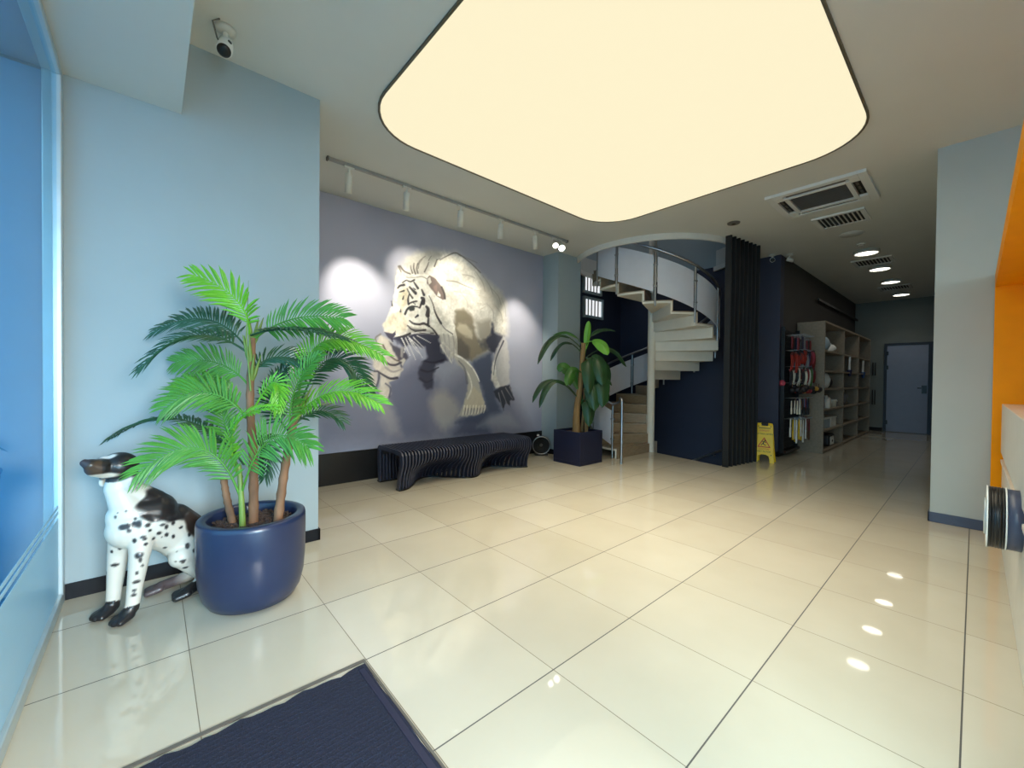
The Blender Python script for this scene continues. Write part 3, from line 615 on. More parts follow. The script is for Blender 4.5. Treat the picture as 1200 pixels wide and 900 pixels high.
PALM_FRONDS = [
 ((-0.906, 2.177, 1.526), (-0.966, 2.1, 1.704), (-1.148, 2.196, 1.827), 0.85, 2, 0.17),
 ((-0.876, 2.151, 1.506), (-0.722, 1.95, 1.62), (-0.519, 1.77, 1.618), 0.8, 1, 0.18),
 ((-0.906, 2.176, 1.427), (-1.075, 2.395, 1.629), (-1.301, 2.66, 1.556), 0.55, 0, 0.17),
 ((-0.906, 2.175, 1.412), (-1.137, 2.248, 1.522), (-1.356, 2.305, 1.336), 0.35, 0, 0.17),
 ((-0.913, 2.179, 1.238), (-1.037, 2.357, 1.367), (-1.212, 2.605, 1.367), 0.9, 1, 0.17),
 ((-0.898, 2.17, 1.521), (-0.758, 1.887, 1.548), (-0.561, 1.605, 1.483), 0.12, 0, 0.14),
 ((-0.658, 2.111, 1.083), (-0.591, 1.979, 1.505), (-0.322, 1.687, 1.416), 0.6, 2, 0.16),
 ((-0.658, 2.111, 1.083), (-0.5, 2.017, 1.425), (-0.315, 1.917, 1.21), 0.75, 0, 0.16),
 ((-0.891, 2.16, 1.288), (-0.798, 2.147, 1.401), (-0.617, 2.053, 1.369), 0.5, 0, 0.15),
 ((-0.914, 2.176, 1.041), (-1.089, 2.227, 1.2), (-1.273, 2.334, 1.105), 0.75, 1, 0.18),
 ((-0.912, 2.241, 1.035), (-1.045, 2.495, 1.233), (-1.219, 2.742, 1.203), 0.8, 2, 0.15),
 ((-0.925, 2.208, 0.764), (-1.192, 2.422, 1.047), (-1.502, 2.667, 0.917), 0.12, 0, 0.12),
 ((-0.945, 2.128, 0.561), (-1.115, 2.138, 0.907), (-1.376, 2.233, 0.784), 0.8, 1, 0.2),
 ((-0.946, 2.118, 0.636), (-0.864, 1.864, 0.962), (-0.731, 1.639, 0.924), 0.8, 1, 0.19),
 ((-0.957, 2.156, 0.704), (-0.995, 2.114, 1.003), (-0.833, 1.92, 1.112), 0.35, 2, 0.11),
 ((-0.703, 2.122, 0.981), (-0.554, 1.888, 1.203), (-0.371, 1.618, 1.141), 0.45, 2, 0.17),
 ((-0.703, 2.122, 0.955), (-0.694, 2.065, 1.215), (-0.595, 1.928, 1.402), 0.6, 1, 0.15),
 ((-0.891, 2.157, 1.08), (-0.808, 2.007, 1.265), (-0.799, 1.969, 1.098), 0.6, 2, 0.1),
 ((-0.91, 2.197, 0.889), (-0.815, 2.193, 0.88), (-0.807, 2.236, 0.686), 0.7, 0, 0.13),
 ((-0.71, 2.128, 0.955), (-0.766, 2.261, 1.131), (-0.697, 2.257, 1.344), 0.6, 0, 0.14),
 ((-0.691, 2.112, 0.981), (-0.56, 2.078, 1.081), (-0.444, 2.028, 1.015), 0.4, 0, 0.14),
 ((-0.936, 2.19, 0.694), (-1.011, 2.328, 1.009), (-1.004, 2.392, 1.209), 0.6, 1, 0.14),
]
PALM_TRUNKS = [
 [(-0.984, 2.229, 0.466), (-1.0, 2.271, 0.563), (-1.014, 2.298, 0.685)],
 [(-0.888, 2.143, 0.447), (-0.888, 2.149, 0.793), (-0.902, 2.168, 1.14), (-0.891, 2.164, 1.506)],
 [(-0.776, 2.071, 0.451), (-0.74, 2.097, 0.707), (-0.695, 2.115, 0.956), (-0.662, 2.115, 1.094)],
 [(-0.946, 2.115, 0.458), (-0.95, 2.12, 0.588), (-0.957, 2.157, 0.777)],
]
BANANA_LEAVES = [
 ((3.725, 3.432, 1.547), (3.765, 3.403, 1.947), (3.785, 3.389, 2.2), 0.1, 2, 1),
 ((3.725, 3.435, 1.72), (3.332, 3.653, 2.024), (3.045, 3.765, 1.506), 0.115, 0, 0),
 ((3.705, 3.452, 1.693), (3.561, 3.716, 1.913), (3.446, 3.879, 1.576), 0.1, 0, 0),
 ((3.725, 3.435, 1.774), (3.643, 3.646, 2.049), (3.477, 3.858, 1.984), 0.1, 1, 0),
 ((3.755, 3.41, 1.814), (3.967, 3.361, 2.094), (4.265, 3.231, 2.069), 0.11, 0, 0),
 ((3.735, 3.428, 1.854), (3.782, 3.187, 1.868), (3.77, 3.02, 1.654), 0.17, 2, 1),
 ((3.705, 3.441, 1.015), (3.449, 3.541, 1.475), (3.361, 3.617, 1.395), 0.17, 1, 1),
 ((3.685, 3.457, 0.948), (3.263, 3.703, 1.342), (2.986, 3.807, 0.926), 0.11, 0, 0),
 ((3.695, 3.448, 0.922), (3.275, 3.626, 1.342), (3.028, 3.702, 0.853), 0.12, 0, 0),
 ((3.745, 3.415, 1.614), (4.087, 3.184, 1.822), (4.355, 3.075, 1.492), 0.18, 0, 0),
 ((3.735, 3.423, 1.548), (3.721, 3.17, 1.631), (3.696, 3.051, 1.195), 0.24, 0, 1),
 ((3.725, 3.431, 1.481), (3.624, 3.255, 1.604), (3.544, 3.184, 1.067), 0.22, 0, 1),
 ((3.744, 3.403, 0.882), (4.007, 3.313, 1.352), (4.138, 3.194, 1.191), 0.12, 0, 0),
 ((3.724, 3.42, 0.816), (3.75, 3.14, 1.348), (3.696, 3.046, 0.866), 0.28, 0, 1),
 ((3.754, 3.391, 0.683), (3.986, 3.262, 1.19), (4.046, 3.205, 0.923), 0.16, 0, 0),
 ((3.715, 3.429, 0.842), (3.566, 3.502, 1.346), (3.488, 3.501, 1.188), 0.13, 1, 1),
 ((3.725, 3.421, 0.882), (3.645, 3.499, 1.347), (3.655, 3.492, 1.44), 0.07, 1, 1),
 ((3.735, 3.419, 1.281), (3.803, 3.228, 1.454), (3.752, 3.199, 0.984), 0.24, 0, 1),
 ((3.725, 3.425, 1.148), (3.647, 3.202, 1.244), (3.61, 3.121, 0.814), 0.26, 0, 1),
 ((3.715, 3.431, 0.949), (3.664, 3.276, 0.957), (3.624, 3.238, 0.573), 0.2, 0, 1),
 ((3.725, 3.429, 1.348), (3.512, 3.458, 1.449), (3.373, 3.47, 1.189), 0.16, 1, 1),
 ((3.745, 3.413, 1.481), (4.011, 3.286, 1.554), (4.105, 3.251, 1.19), 0.2, 0, 1),
]
BANANA_STEMS = [
 [(3.634, 3.492, 0.389), (3.645, 3.49, 0.815), (3.685, 3.462, 1.214), (3.725, 3.437, 1.853)],
 [(3.714, 3.355, 0.397), (3.714, 3.36, 0.688), (3.734, 3.347, 0.952)],
 [(3.757, 3.49, 0.378), (3.788, 3.471, 0.81), (3.798, 3.467, 1.147)],
]
DOG = {'pelvis': (-1.094, 2.5, 0.177), 'belly': (-1.229, 2.47, 0.335), 'rib': (-1.358, 2.43, 0.494), 'chest': (-1.46, 2.4, 0.515), 'neckb': (-1.453, 2.395, 0.606), 'neck': (-1.478, 2.385, 0.713), 'skull': (-1.459, 2.4, 0.798), 'brow': (-1.509, 2.37, 0.81), 'muz': (-1.551, 2.345, 0.807), 'nose': (-1.585, 2.325, 0.84), 'jaw': (-1.569, 2.34, 0.78), 'n_sh': (-1.364, 2.34, 0.464), 'n_el': (-1.378, 2.32, 0.303), 'n_wr': (-1.398, 2.31, 0.153), 'n_an': (-1.408, 2.3, 0.061), 'n_pw': (-1.452, 2.28, 0.037), 'f_sh': (-1.469, 2.46, 0.436), 'f_el': (-1.475, 2.45, 0.287), 'f_wr': (-1.482, 2.44, 0.13), 'f_an': (-1.488, 2.43, 0.044), 'f_pw': (-1.541, 2.4, 0.031), 'n_hip': (-1.109, 2.42, 0.244), 'n_kn': (-1.179, 2.37, 0.229), 'n_ho': (-1.073, 2.4, 0.009), 'n_hp': (-1.214, 2.36, 0.038), 'f_hip': (-1.121, 2.6, 0.162), 'f_kn': (-1.224, 2.62, 0.21), 'f_ho': (-1.224, 2.6, 0.033), 'f_hp': (-1.352, 2.56, 0.04), 'ear_t': (-1.437, 2.345, 0.832), 'ear_b': (-1.414, 2.33, 0.691), 'ear2_t': (-1.491, 2.45, 0.799), 'ear2_b': (-1.532, 2.43, 0.708), 'back': (-1.228, 2.49, 0.531), 'tuck': (-1.264, 2.44, 0.245)}
DOG_SPOTS = [(-1.398, 2.36, 0.494, 0.018), (-1.382, 2.36, 0.494, 0.02), (-1.419, 2.36, 0.471, 0.014), (-1.365, 2.36, 0.425, 0.012), (-1.337, 2.36, 0.512, 0.012), (-1.347, 2.36, 0.482, 0.014), (-1.358, 2.36, 0.414, 0.011), (-1.312, 2.36, 0.498, 0.011), (-1.287, 2.36, 0.468, 0.012), (-1.269, 2.36, 0.45, 0.012), (-1.24, 2.36, 0.458, 0.013), (-1.206, 2.36, 0.421, 0.01), (-1.301, 2.36, 0.424, 0.011), (-1.269, 2.36, 0.402, 0.011), (-1.24, 2.36, 0.381, 0.011), (-1.399, 2.36, 0.411, 0.012), (-1.382, 2.36, 0.337, 0.02), (-1.354, 2.36, 0.386, 0.01), (-1.389, 2.36, 0.246, 0.012), (-1.392, 2.36, 0.201, 0.013), (-1.399, 2.36, 0.157, 0.01), (-1.402, 2.36, 0.135, 0.012), (-1.375, 2.36, 0.312, 0.012), (-1.478, 2.36, 0.269, 0.013), (-1.458, 2.36, 0.358, 0.009), (-1.49, 2.36, 0.344, 0.009), (-1.442, 2.36, 0.49, 0.018), (-1.425, 2.36, 0.49, 0.014), (-1.176, 2.36, 0.306, 0.014), (-1.198, 2.36, 0.238, 0.012), (-1.145, 2.36, 0.273, 0.012), (-1.187, 2.36, 0.186, 0.012), (-1.323, 2.36, 0.401, 0.01), (-1.337, 2.36, 0.452, 0.01), (-1.258, 2.36, 0.495, 0.013), (-1.232, 2.36, 0.495, 0.01), (-1.168, 2.36, 0.363, 0.012)]
# ------------------------------------------------------------------ tiger mural (painted on a fine grid in wall metres)
def make_mural():
    X0, X1, Z0, Z1 = -0.335, 3.825, 0.379, 3.435
    st = 0.0105
    nx = int((X1 - X0) / st) + 1; nz = int((Z1 - Z0) / st) + 1
    xs = np.linspace(X0, X1, nx); zs = np.linspace(Z0, Z1, nz)
    GX, GZ = np.meshgrid(xs, zs)
    rng = np.random.default_rng(3)
    def smooth_noise(k):
        a = rng.random((int(nz / k) + 3, int(nx / k) + 3)); zi = np.arange(nz) / k; xi = np.arange(nx) / k
        z0 = zi.astype(int); x0 = xi.astype(int); fz = (zi - z0)[:, None]; fx = (xi - x0)[None, :]
        fz = fz * fz * (3 - 2 * fz); fx = fx * fx * (3 - 2 * fx)
        q = lambda i, j: a[np.ix_(z0 + i, x0 + j)]
        return (q(0, 0) * (1 - fz) + q(1, 0) * fz) * (1 - fx) + (q(0, 1) * (1 - fz) + q(1, 1) * fz) * fx
    t = np.clip((GZ - 0.4) / 3.0, 0, 1)
    img = np.zeros((nz, nx, 3))
    lo = np.array([158, 164, 188.]); hi = np.array([166, 168, 186.])
    img[:] = lo + (hi - lo) * t[..., None]
    img += ((smooth_noise(60) - .5) * 16 + (smooth_noise(25) - .5) * 8)[..., None]
    warp = (smooth_noise(4) - .5)
    def dist_seg(px, pz, a, b):
        ax, az = a; bx, bz = b; dx, dz = bx - ax, bz - az; L = dx * dx + dz * dz + 1e-12
        u = np.clip(((px - ax) * dx + (pz - az) * dz) / L, 0, 1)
        return np.hypot(px - ax - u * dx, pz - az - u * dz), u
    def win(pts, m):
        x = [p[0] for p in pts]; z = [p[1] for p in pts]
        i0 = max(0, int((min(x) - m - X0) / st)); i1 = min(nx, int((max(x) + m - X0) / st) + 2)
        j0 = max(0, int((min(z) - m - Z0) / st)); j1 = min(nz, int((max(z) + m - Z0) / st) + 2)
        return slice(j0, max(j1, j0)), slice(i0, max(i1, i0))
    def blend(w, m, col):
        img[w] = img[w] * (1 - m[..., None]) + np.array(col, float) * m[..., None]
    def curve(pts, n):
        # Catmull-Rom through the points
        P = [np.array(p, float) for p in pts]
        if len(P) < 3: return [tuple(p) for p in P]
        P = [2 * P[0] - P[1]] + P + [2 * P[-1] - P[-2]]; out = []
        for i in range(1, len(P) - 2):
            for k in range(n):
                u = k / n; a, b, c, d = P[i - 1:i + 3]
                out.append(tuple(.5 * (2 * b + (c - a) * u + (2 * a - 5 * b + 4 * c - d) * u * u + (3 * b - a - 3 * c + d) * u ** 3)))
        out.append(tuple(P[-2])); return out
    for T in TIGER:
        if T[0] == 'p':
            _, pts, col, soft, al = T
            w = win(pts, soft * 2)
            px, pz = GX[w], GZ[w]
            if px.size == 0: continue
            ins = np.zeros(px.shape, bool); dd = np.full(px.shape, 9.0)
            for a, b in zip(pts, pts[1:] + pts[:1]):
                c = ((a[1] > pz) != (b[1] > pz))
                with np.errstate(divide='ignore', invalid='ignore'):
                    xi = (b[0] - a[0]) * (pz - a[1]) / ((b[1] - a[1]) or 1e-9) + a[0]
                ins ^= c & (px < xi)
                dd = np.minimum(dd, dist_seg(px, pz, a, b)[0])
            sd = np.where(ins, dd, -dd) + warp[w] * min(soft * 1.4, .03)
            blend(w, np.clip(.5 + sd / (2 * soft), 0, 1) * al, col)
        else:
            _, pts, col, w0, w1, al, soft = T
            q = curve(pts, 5); w = win(q, .05); px, pz = GX[w], GZ[w]
            if px.size == 0: continue
            m = np.zeros(px.shape)
            for i, (a, b) in enumerate(zip(q, q[1:])):
                d, u = dist_seg(px, pz, a, b); wd = .8 * (w0 + (w1 - w0) * (i + u) / (len(q) - 1))
                m = np.maximum(m, np.clip(.5 + (wd - d) / (2 * soft * .6), 0, 1))
            blend(w, m * al, col)
    # fur: short streaks of tone over the pale areas
    lum = img.mean(2); s = ((smooth_noise(2.2) - .5) * 30 + (smooth_noise(7) - .5) * 34) * np.clip((lum - 184) / 30, 0, 1)
    img += s[..., None]
    c = np.clip(img, 0, 255) / 255.0
    c = np.where(c <= .04045, c / 12.92, ((c + .055) / 1.055) ** 2.4)
    vs = np.stack([GX, np.full_like(GX, 0.0), GZ], -1).reshape(-1, 3)
    idx = np.arange(nx * nz).reshape(nz, nx)
    fs = np.stack([idx[:-1, :-1], idx[:-1, 1:], idx[1:, 1:], idx[1:, :-1]], -1).reshape(-1, 4)
    me = bpy.data.meshes.new('tiger_mural')
    L = np.array([(X0 + X1) / 2, 0, Z0])
    me.from_pydata((vs - L).tolist(), [], fs.tolist())
    at = me.color_attributes.new('Col', 'FLOAT_COLOR', 'POINT')
    at.data.foreach_set('color', np.concatenate([c.reshape(-1, 3), np.ones((nx * nz, 1))], 1).ravel())
    me.materials.append(attr_mat('mural_print', .8))
    o = bpy.data.objects.new('tiger_mural', me); COL.objects.link(o); o.location = (L[0], 4.437, Z0)
    o.modifiers.new('thick', 'SOLIDIFY').thickness = -.002
    return o
tag(make_mural(), 'wall-sized mural of a prowling white tiger on a misty grey wall', 'mural')

# ------------------------------------------------------------------ track light and its spots
mb = MB(); mb.box(-.03, 3.50, 3.595, 3.63, H - .03, H)
tl = thing('ceiling_track', 'long thin pale rail on the ceiling above the tiger mural', 'track light', (1.735, 3.612, H - .03))
mb.build('rail', M['rail_grey'], tl, bevel=.003)
for x in (-.045, 3.50):
    mb = MB(); mb.box(x, x + .015, 3.59, 3.635, H - .036, H); mb.build('end_cap', M['vent_grey'], tl)
heads = [(.171, (.08, .34, -1), (.66, 2.05), 31, 'white cylinder spotlight at the rail end nearest the pale blue wall'),
         (.806, (.10, .26, -1), (1.36, 2.60), 8.5, 'white cylinder spotlight second along the rail, above the left of the tiger'),
         (1.529, (.14, .26, -1), (2.0, 2.66), 8, "white cylinder spotlight third along the rail, above the tiger's back"),
         (2.169, (.16, .26, -1), (2.35, 2.2), 6, 'white cylinder spotlight fourth along the rail, above the tiger rump'),
         (2.814, (.20, .16, -1), (3.30, 1.95), 20, 'white cylinder spotlight fifth along the rail, upright beside the turned pair'),
         (3.215, (-.50, -.62, -.62), None, 0, 'small white spotlight turned to the room, left of the turned pair'),
         (3.335, (-.42, -.62, -.66), None, 0, 'bright white spotlight turned to the room at the far rail end')]
for i, (x, dr, aim, e, lab) in enumerate(heads):
    dv = Vector(dr).normalized()
    t = thing('spotlight', lab, 'spotlight', (x, 3.612, H - .03), 'spotlights on the ceiling rail')
    mb = MB(); mb.box(x - .05, x + .05, 3.597, 3.627, H - .052, H - .03); mb.build('adapter', M['lamp_white'], t, bevel=.003)
    p = Vector((x, 3.612, H - .075))
    mb = MB(); mb.tube([(x, 3.612, H - .05), p + Vector((0, 0, -.01)), p + dv * .03], .011, 10); mb.build('arm', M['lamp_white'], t)
    r = .036 if i != 5 else .03
    ln = .19
    c0 = p + dv * .015
    if i < 5: prof = [(0, 0), (r - .004, 0), (r, .004), (r, ln), (r - .006, ln), (r - .006, ln - .02), (0, ln - .02)]
    else: prof = [(0, 0), (r * .8, 0), (r, .03), (r * 1.5, ln - .04), (r * 1.5, ln), (r * 1.35, ln), (r * 1.3, ln - .02), (0, ln - .02)]
    mb = MB(); mb.lathe(prof, c0, 24, dv); mb.build('housing', M['lamp_white'], t)
    mb = MB(); rl = (r - .007) if i < 5 else r * 1.28
    mb.lathe([(0, ln - .019), (rl, ln - .019), (rl, ln - .013), (0, ln - .013)], c0, 24, dv); mb.build('lens', M['glow_spot'], t)
    if aim:
        l = bpy.data.lights.new('spot_lamp', 'SPOT'); l.energy = e * 7.5; l.color = (1, .90, .71); l.spot_size = math.radians(54 if i != 4 else 46); l.spot_blend = .85; l.shadow_soft_size = .03
        o = bpy.data.objects.new('spot_lamp', l); COL.objects.link(o); pos = c0 + dv * (ln + .01); o.location = pos
        o.rotation_euler = (Vector((aim[0], 4.437, aim[1])) - pos).to_track_quat('-Z', 'Y').to_euler()

# ------------------------------------------------------------------ spiral staircase
st = thing('spiral_staircase', 'white spiral staircase with stone treads winding up round a white post', 'staircase', (SX, SY, 0))
mb = MB(); mb.lathe([(.068, -2.6), (.068, 4.6)], (SX, SY, 0), 28); mb.build('pole', M['stair_white'], st)
RIS = .168; RT = 1.07
def radial(a, r, z): return Vector((SX + r * math.cos(math.radians(a)), SY + r * math.sin(math.radians(a)), z))
for k in list(range(-6, -1)) + list(range(1, 21)):
    a0 = 180 - 22.5 * (k - 1) if k > 0 else -103 + 22.5 * (-k)      # first edge of the tread
    if k <= 0:
        a0 = 257 + 22.5 * (1 - k) - 22.5
        z = RIS * k - RIS; hi_a, lo_a = a0 + 22.5, a0
        if k == -6: pass
    else:
        z = RIS * k; hi_a, lo_a = a0, a0 - 22.5
    mb = MB(); mb.sector((SX, SY, 0), .06, RT, lo_a - .55, hi_a + .6, z - .045, z - .012, 5)
    rd = Vector((math.cos(math.radians(hi_a)), math.sin(math.radians(hi_a)), 0)); tn = Vector((-rd.y, rd.x, 0))
    if k > 0:
        zb = max(z - RIS - .03, 0.0)
        mb.obox(radial(hi_a, (.06 + RT) / 2, (zb + z - .03) / 2), rd, tn, (0, 0, 1), (RT - .06) / 2, .014, (z - .03 - zb) / 2)
    tr = mb.build('tread', M['stair_white'], st)
    mt = MB(); mt.sector((SX, SY, 0), .07, RT + .006, lo_a + .2, hi_a + 1.4, z - .012, z, 5)
    if k > 0:
        mt.obox(radial(hi_a, (.07 + RT) / 2, z - RIS / 2 - .006) + tn * .019, rd, tn, (0, 0, 1), (RT - .07) / 2, .005, RIS / 2 - .008)
    mt.build('stone_facing', M['stair_tile'], tr)
# railing on the outer edge
def zr(a): return RIS * (180 - a) / 22.5
RR = 1.085
posts = [-207] + [-181 + 33 * j for j in range(11)] + [177]
for a in posts:
    mb = MB(); z0 = max(zr(a) - .02, 0.0)
    mb.tube([radial(a, RR, z0), radial(a, RR, zr(a) + .84)], .0155, 10)
    p = mb.build('post', M['steel'], st)
    for dz in (.29, .62):
        mb = MB(); mb.tube([radial(a - 1.9, RR, zr(a) + dz), radial(a + 1.9, RR, zr(a) + dz)], .015, 8)
        mb.build('glass_clamp', M['steel'], p)
for a1, a0 in zip(posts, posts[1:]):
    if a0 - a1 < 6: continue
    n = 10; lo = a1 + 1.6; hi_ = a0 - 1.6; vs = []
    for i in range(n + 1):
        a = lo + (hi_ - lo) * i / n
        for r in (RR - .005, RR + .005):
            for dz in (.19, .75): vs.append(radial(a, r, zr(a) + dz))
    fs = []
    for i in range(n):
        b = 4 * i
        fs += [(b, b + 1, b + 5, b + 4), (b + 2, b + 6, b + 7, b + 3), (b + 1, b + 3, b + 7, b + 5), (b, b + 4, b + 6, b + 2)]
    fs += [(0, 2, 3, 1), (4 * n, 4 * n + 1, 4 * n + 3, 4 * n + 2)]
    mb = MB(); mb.add(vs, fs, False); mb.build('glass_panel', M['frost'], st)
hp = [radial(-207 + 4 * i, RR, zr(-207 + 4 * i) + .86) for i in range(97)]
nw = Vector((4.06, 2.95, 0))
hp += [radial(181, RR, .90), radial(186, RR + .03, .955), nw + Vector((.02, .05, 1.0)), nw + Vector((.003, .012, .985)), nw + Vector((0, 0, .95)), nw]
mb = MB(); mb.tube(hp, .021, 10); mb.build('handrail', M['steel'], st)
# lower rail on the navy wall going down
wr = thing('wall_handrail', 'short steel handrail sloping down the navy wall beside the black fins', 'handrail', (6.60, 2.75, -.6))
mb = MB(); mb.tube([(6.60, 2.35, .06), (6.60, 2.48, .0), (6.60, 3.02, -.28), (6.60, 3.6, -.58)], .02, 10); mb.build('rail', M['steel'], wr)
mb = MB(); mb.tube([(6.60, 2.62, -.075), (6.60, 2.62, -.13), (6.68, 2.62, -.13)], .009, 8); mb.build('bracket', M['steel'], wr)

# ------------------------------------------------------------------ slatted screen
ss = thing('slat_screen', 'tall screen of black fins from floor to ceiling beside the spiral stair', 'room divider', (5.5, 1.79, 0))
for i in range(8):
    x = 5.09 + .117 * i
    yc = 1.838 - .0165 * i
    mb = MB(); mb.box(x - .016, x + .016, yc - .045, yc + .04, .0, H); mb.build('fin', M['black_fin'], ss, bevel=.003)

# ------------------------------------------------------------------ ribbed bench
def make_bench():
    x0, x1, n = .775, 2.755, 49
    mb = MB(); base = MB(); fr = []; bk = []
    for i in range(n):
        x = x0 + (x1 - x0) * i / (n - 1)
        ph = 2 * PI * (x - .80) / 1.0
        yf = 3.865 - .195 * math.cos(ph); yb = 4.21 + .03 * math.cos(ph)
        yt = 3.60; 
        def bz(p, q, r, s, t): return ((1 - t) ** 3 * p[0] + 3 * (1 - t) ** 2 * t * q[0] + 3 * (1 - t) * t * t * r[0] + t ** 3 * s[0], (1 - t) ** 3 * p[1] + 3 * (1 - t) ** 2 * t * q[1] + 3 * (1 - t) * t * t * r[1] + t ** 3 * s[1])
        out = [(4.25, .015), (4.265, .36), (4.255, .43), (4.22, .455)]
        out += [(3.72, .455), (3.66, .45), (3.62, .435), (3.598, .405)]
        out += [bz((3.595, .38), (3.575, .22), (yf - .01, .25), (yf, .015), t) for t in [k / 8 for k in range(9)]]
        inn = [bz((3.655, .37), (3.64, .23), (yf + .05, .25), (yf + .06, .015), t) for t in [k / 8 for k in range(9)]]
        inn = list(reversed(inn)) + [(3.68, .395), (3.73, .405), (4.17, .405), (4.205, .37), (4.19, .015)]
        mb.prism([(y, z) for y, z in out + inn], (x - .009, 0, 0), (0, 1, 0), (0, 0, 1), (1, 0, 0), .018)
        fr.append((x, yf - .012, yf + .075)); bk.append((x, 4.18, 4.26))
    t = thing('ribbed_bench', 'long dark wavy bench of close upright ribs under the tiger mural', 'bench', ((x0 + x1) / 2, 3.9, 0))
    mb.build('ribs', M['bench'], t)
    for L in (fr, bk):
        A = [(x, a) for x, a, b in L]; B = [(x, b) for x, a, b in L]
        A[0] = (A[0][0] - .012, A[0][1]); B[0] = (B[0][0] - .012, B[0][1]); A[-1] = (A[-1][0] + .012, A[-1][1]); B[-1] = (B[-1][0] + .012, B[-1][1])
        strip(base, A, B, 0, .017)
    base.build('base_strip', M['black'], t)
    sp = MB(); sp.box(x0, x1, 3.74, 3.78, .36, .404); sp.box(x0, x1, 4.1, 4.14, .36, .404); sp.build('spine', M['black'], t)
make_bench()

# ------------------------------------------------------------------ palm in its oval planter
CX, CY, RX, RY = -.885, 2.165, .272, .285
pp = thing('potted_palm', 'tall green palm in a big round-bottomed blue planter next to the dog', 'potted plant', (CX, CY, 0))
prof = [(0, .0), (.70, .0), (.80, .012), (.90, .055), (.965, .13), (.992, .22), (1.0, .34), (1.0, .455), (.985, .478), (.965, .482), (.84, .482), (.815, .47), (.80, .44), (.79, .36)]
mb = MB(); mb.lathe([(r * RX, z) for r, z in prof], (CX, CY, 0), 56, sy=RY / RX); mb.build('planter', M['pot'], pp)
mb = MB()
vs = [(CX, CY, .425)]; fs = []
nr, na = 8, 36
for i in range(1, nr + 1):
    for j in range(na):
        a = 2 * PI * j / na; k = i / nr * .80
        vs.append((CX + RX * k * math.cos(a), CY + RY * k * math.sin(a), .425 + random.uniform(-.008, .012) if i < nr else .42))
for j in range(na): fs.append((0, 1 + j, 1 + (j + 1) % na))
for i in range(nr - 1):
    for j in range(na):
        a = 1 + i * na + j; b = 1 + i * na + (j + 1) % na; fs.append((a, a + na, b + na, b))
mb.add(vs, fs, True)
for i in range(260):
    a = random.uniform(0, 2 * PI); k = math.sqrt(random.random()) * .74
    d = Vector((random.uniform(-1, 1), random.uniform(-1, 1), random.uniform(-.4, .4))); u = d.cross(Vector((0, 0, 1)))
    if u.length < .1: continue
    mb.obox((CX + RX * k * math.cos(a), CY + RY * k * math.sin(a), .436), d, u, d.cross(u), random.uniform(.008, .02), random.uniform(.005, .009), .003)
sl = mb.build('bark_mulch', M['bark_mulch'], pp); 
def poly_curve(P, n=6):
    P = [Vector(p) for p in P]
    if len(P) == 2: return [P[0].lerp(P[1], i / n) for i in range(n + 1)]
    Q = [2 * P[0] - P[1]] + P + [2 * P[-1] - P[-2]]; out = []
    for i in range(1, len(Q) - 2):
        a, b, c, d = Q[i - 1:i + 3]
        for k in range(n):
            u = k / n; out.append(.5 * (2 * b + (c - a) * u + (2 * a - 5 * b + 4 * c - d) * u * u + (3 * b - a - 3 * c + d) * u ** 3))
    out.append(P[-1]); return out
def settle(P, z):    # start a stem at the soil
    P = [Vector(p) for p in P]; d = (P[1] - P[0]); k = (z - P[0].z) / d.z if abs(d.z) > .01 else 0
    P[0] = P[0] + d * k; return P
TRW = [(.021, .017), (.026, .018), (.026, .020), (.017, .012)]
for i, T in enumerate(PALM_TRUNKS):
    P = settle(T, .415); C_ = poly_curve(P, 10); n = len(C_)
    rs = []
    for j in range(n):
        r = TRW[i][0] + (TRW[i][1] - TRW[i][0]) * j / (n - 1)
        rs.append(r * (1.10 if j % 3 == 0 else .96) if i != 3 else r)
    mb = MB(); mb.tube(C_, rs, 12)
    o = mb.build('trunk', M['trunk'] if i != 3 else M['stem_green'], pp)
    if i in (1, 2):   # husk collars under the crown
        hm = MB(); tp = C_[-1]; d = (C_[-1] - C_[-4]).normalized()
        for j in range(9):
            a = j * 2.4; r = Vector((math.cos(a), math.sin(a), 0)); s0 = C_[-1 - (j % 3) * 3 - 1]
            hm.tube([s0, s0 + r * .022 + d * .05, s0 + r * .05 + d * .16], [.016, .012, .002], 6)
        hm.build('leaf_sheath', M['stem_green'], o)
VIEW = Vector((.66, .75, 0))
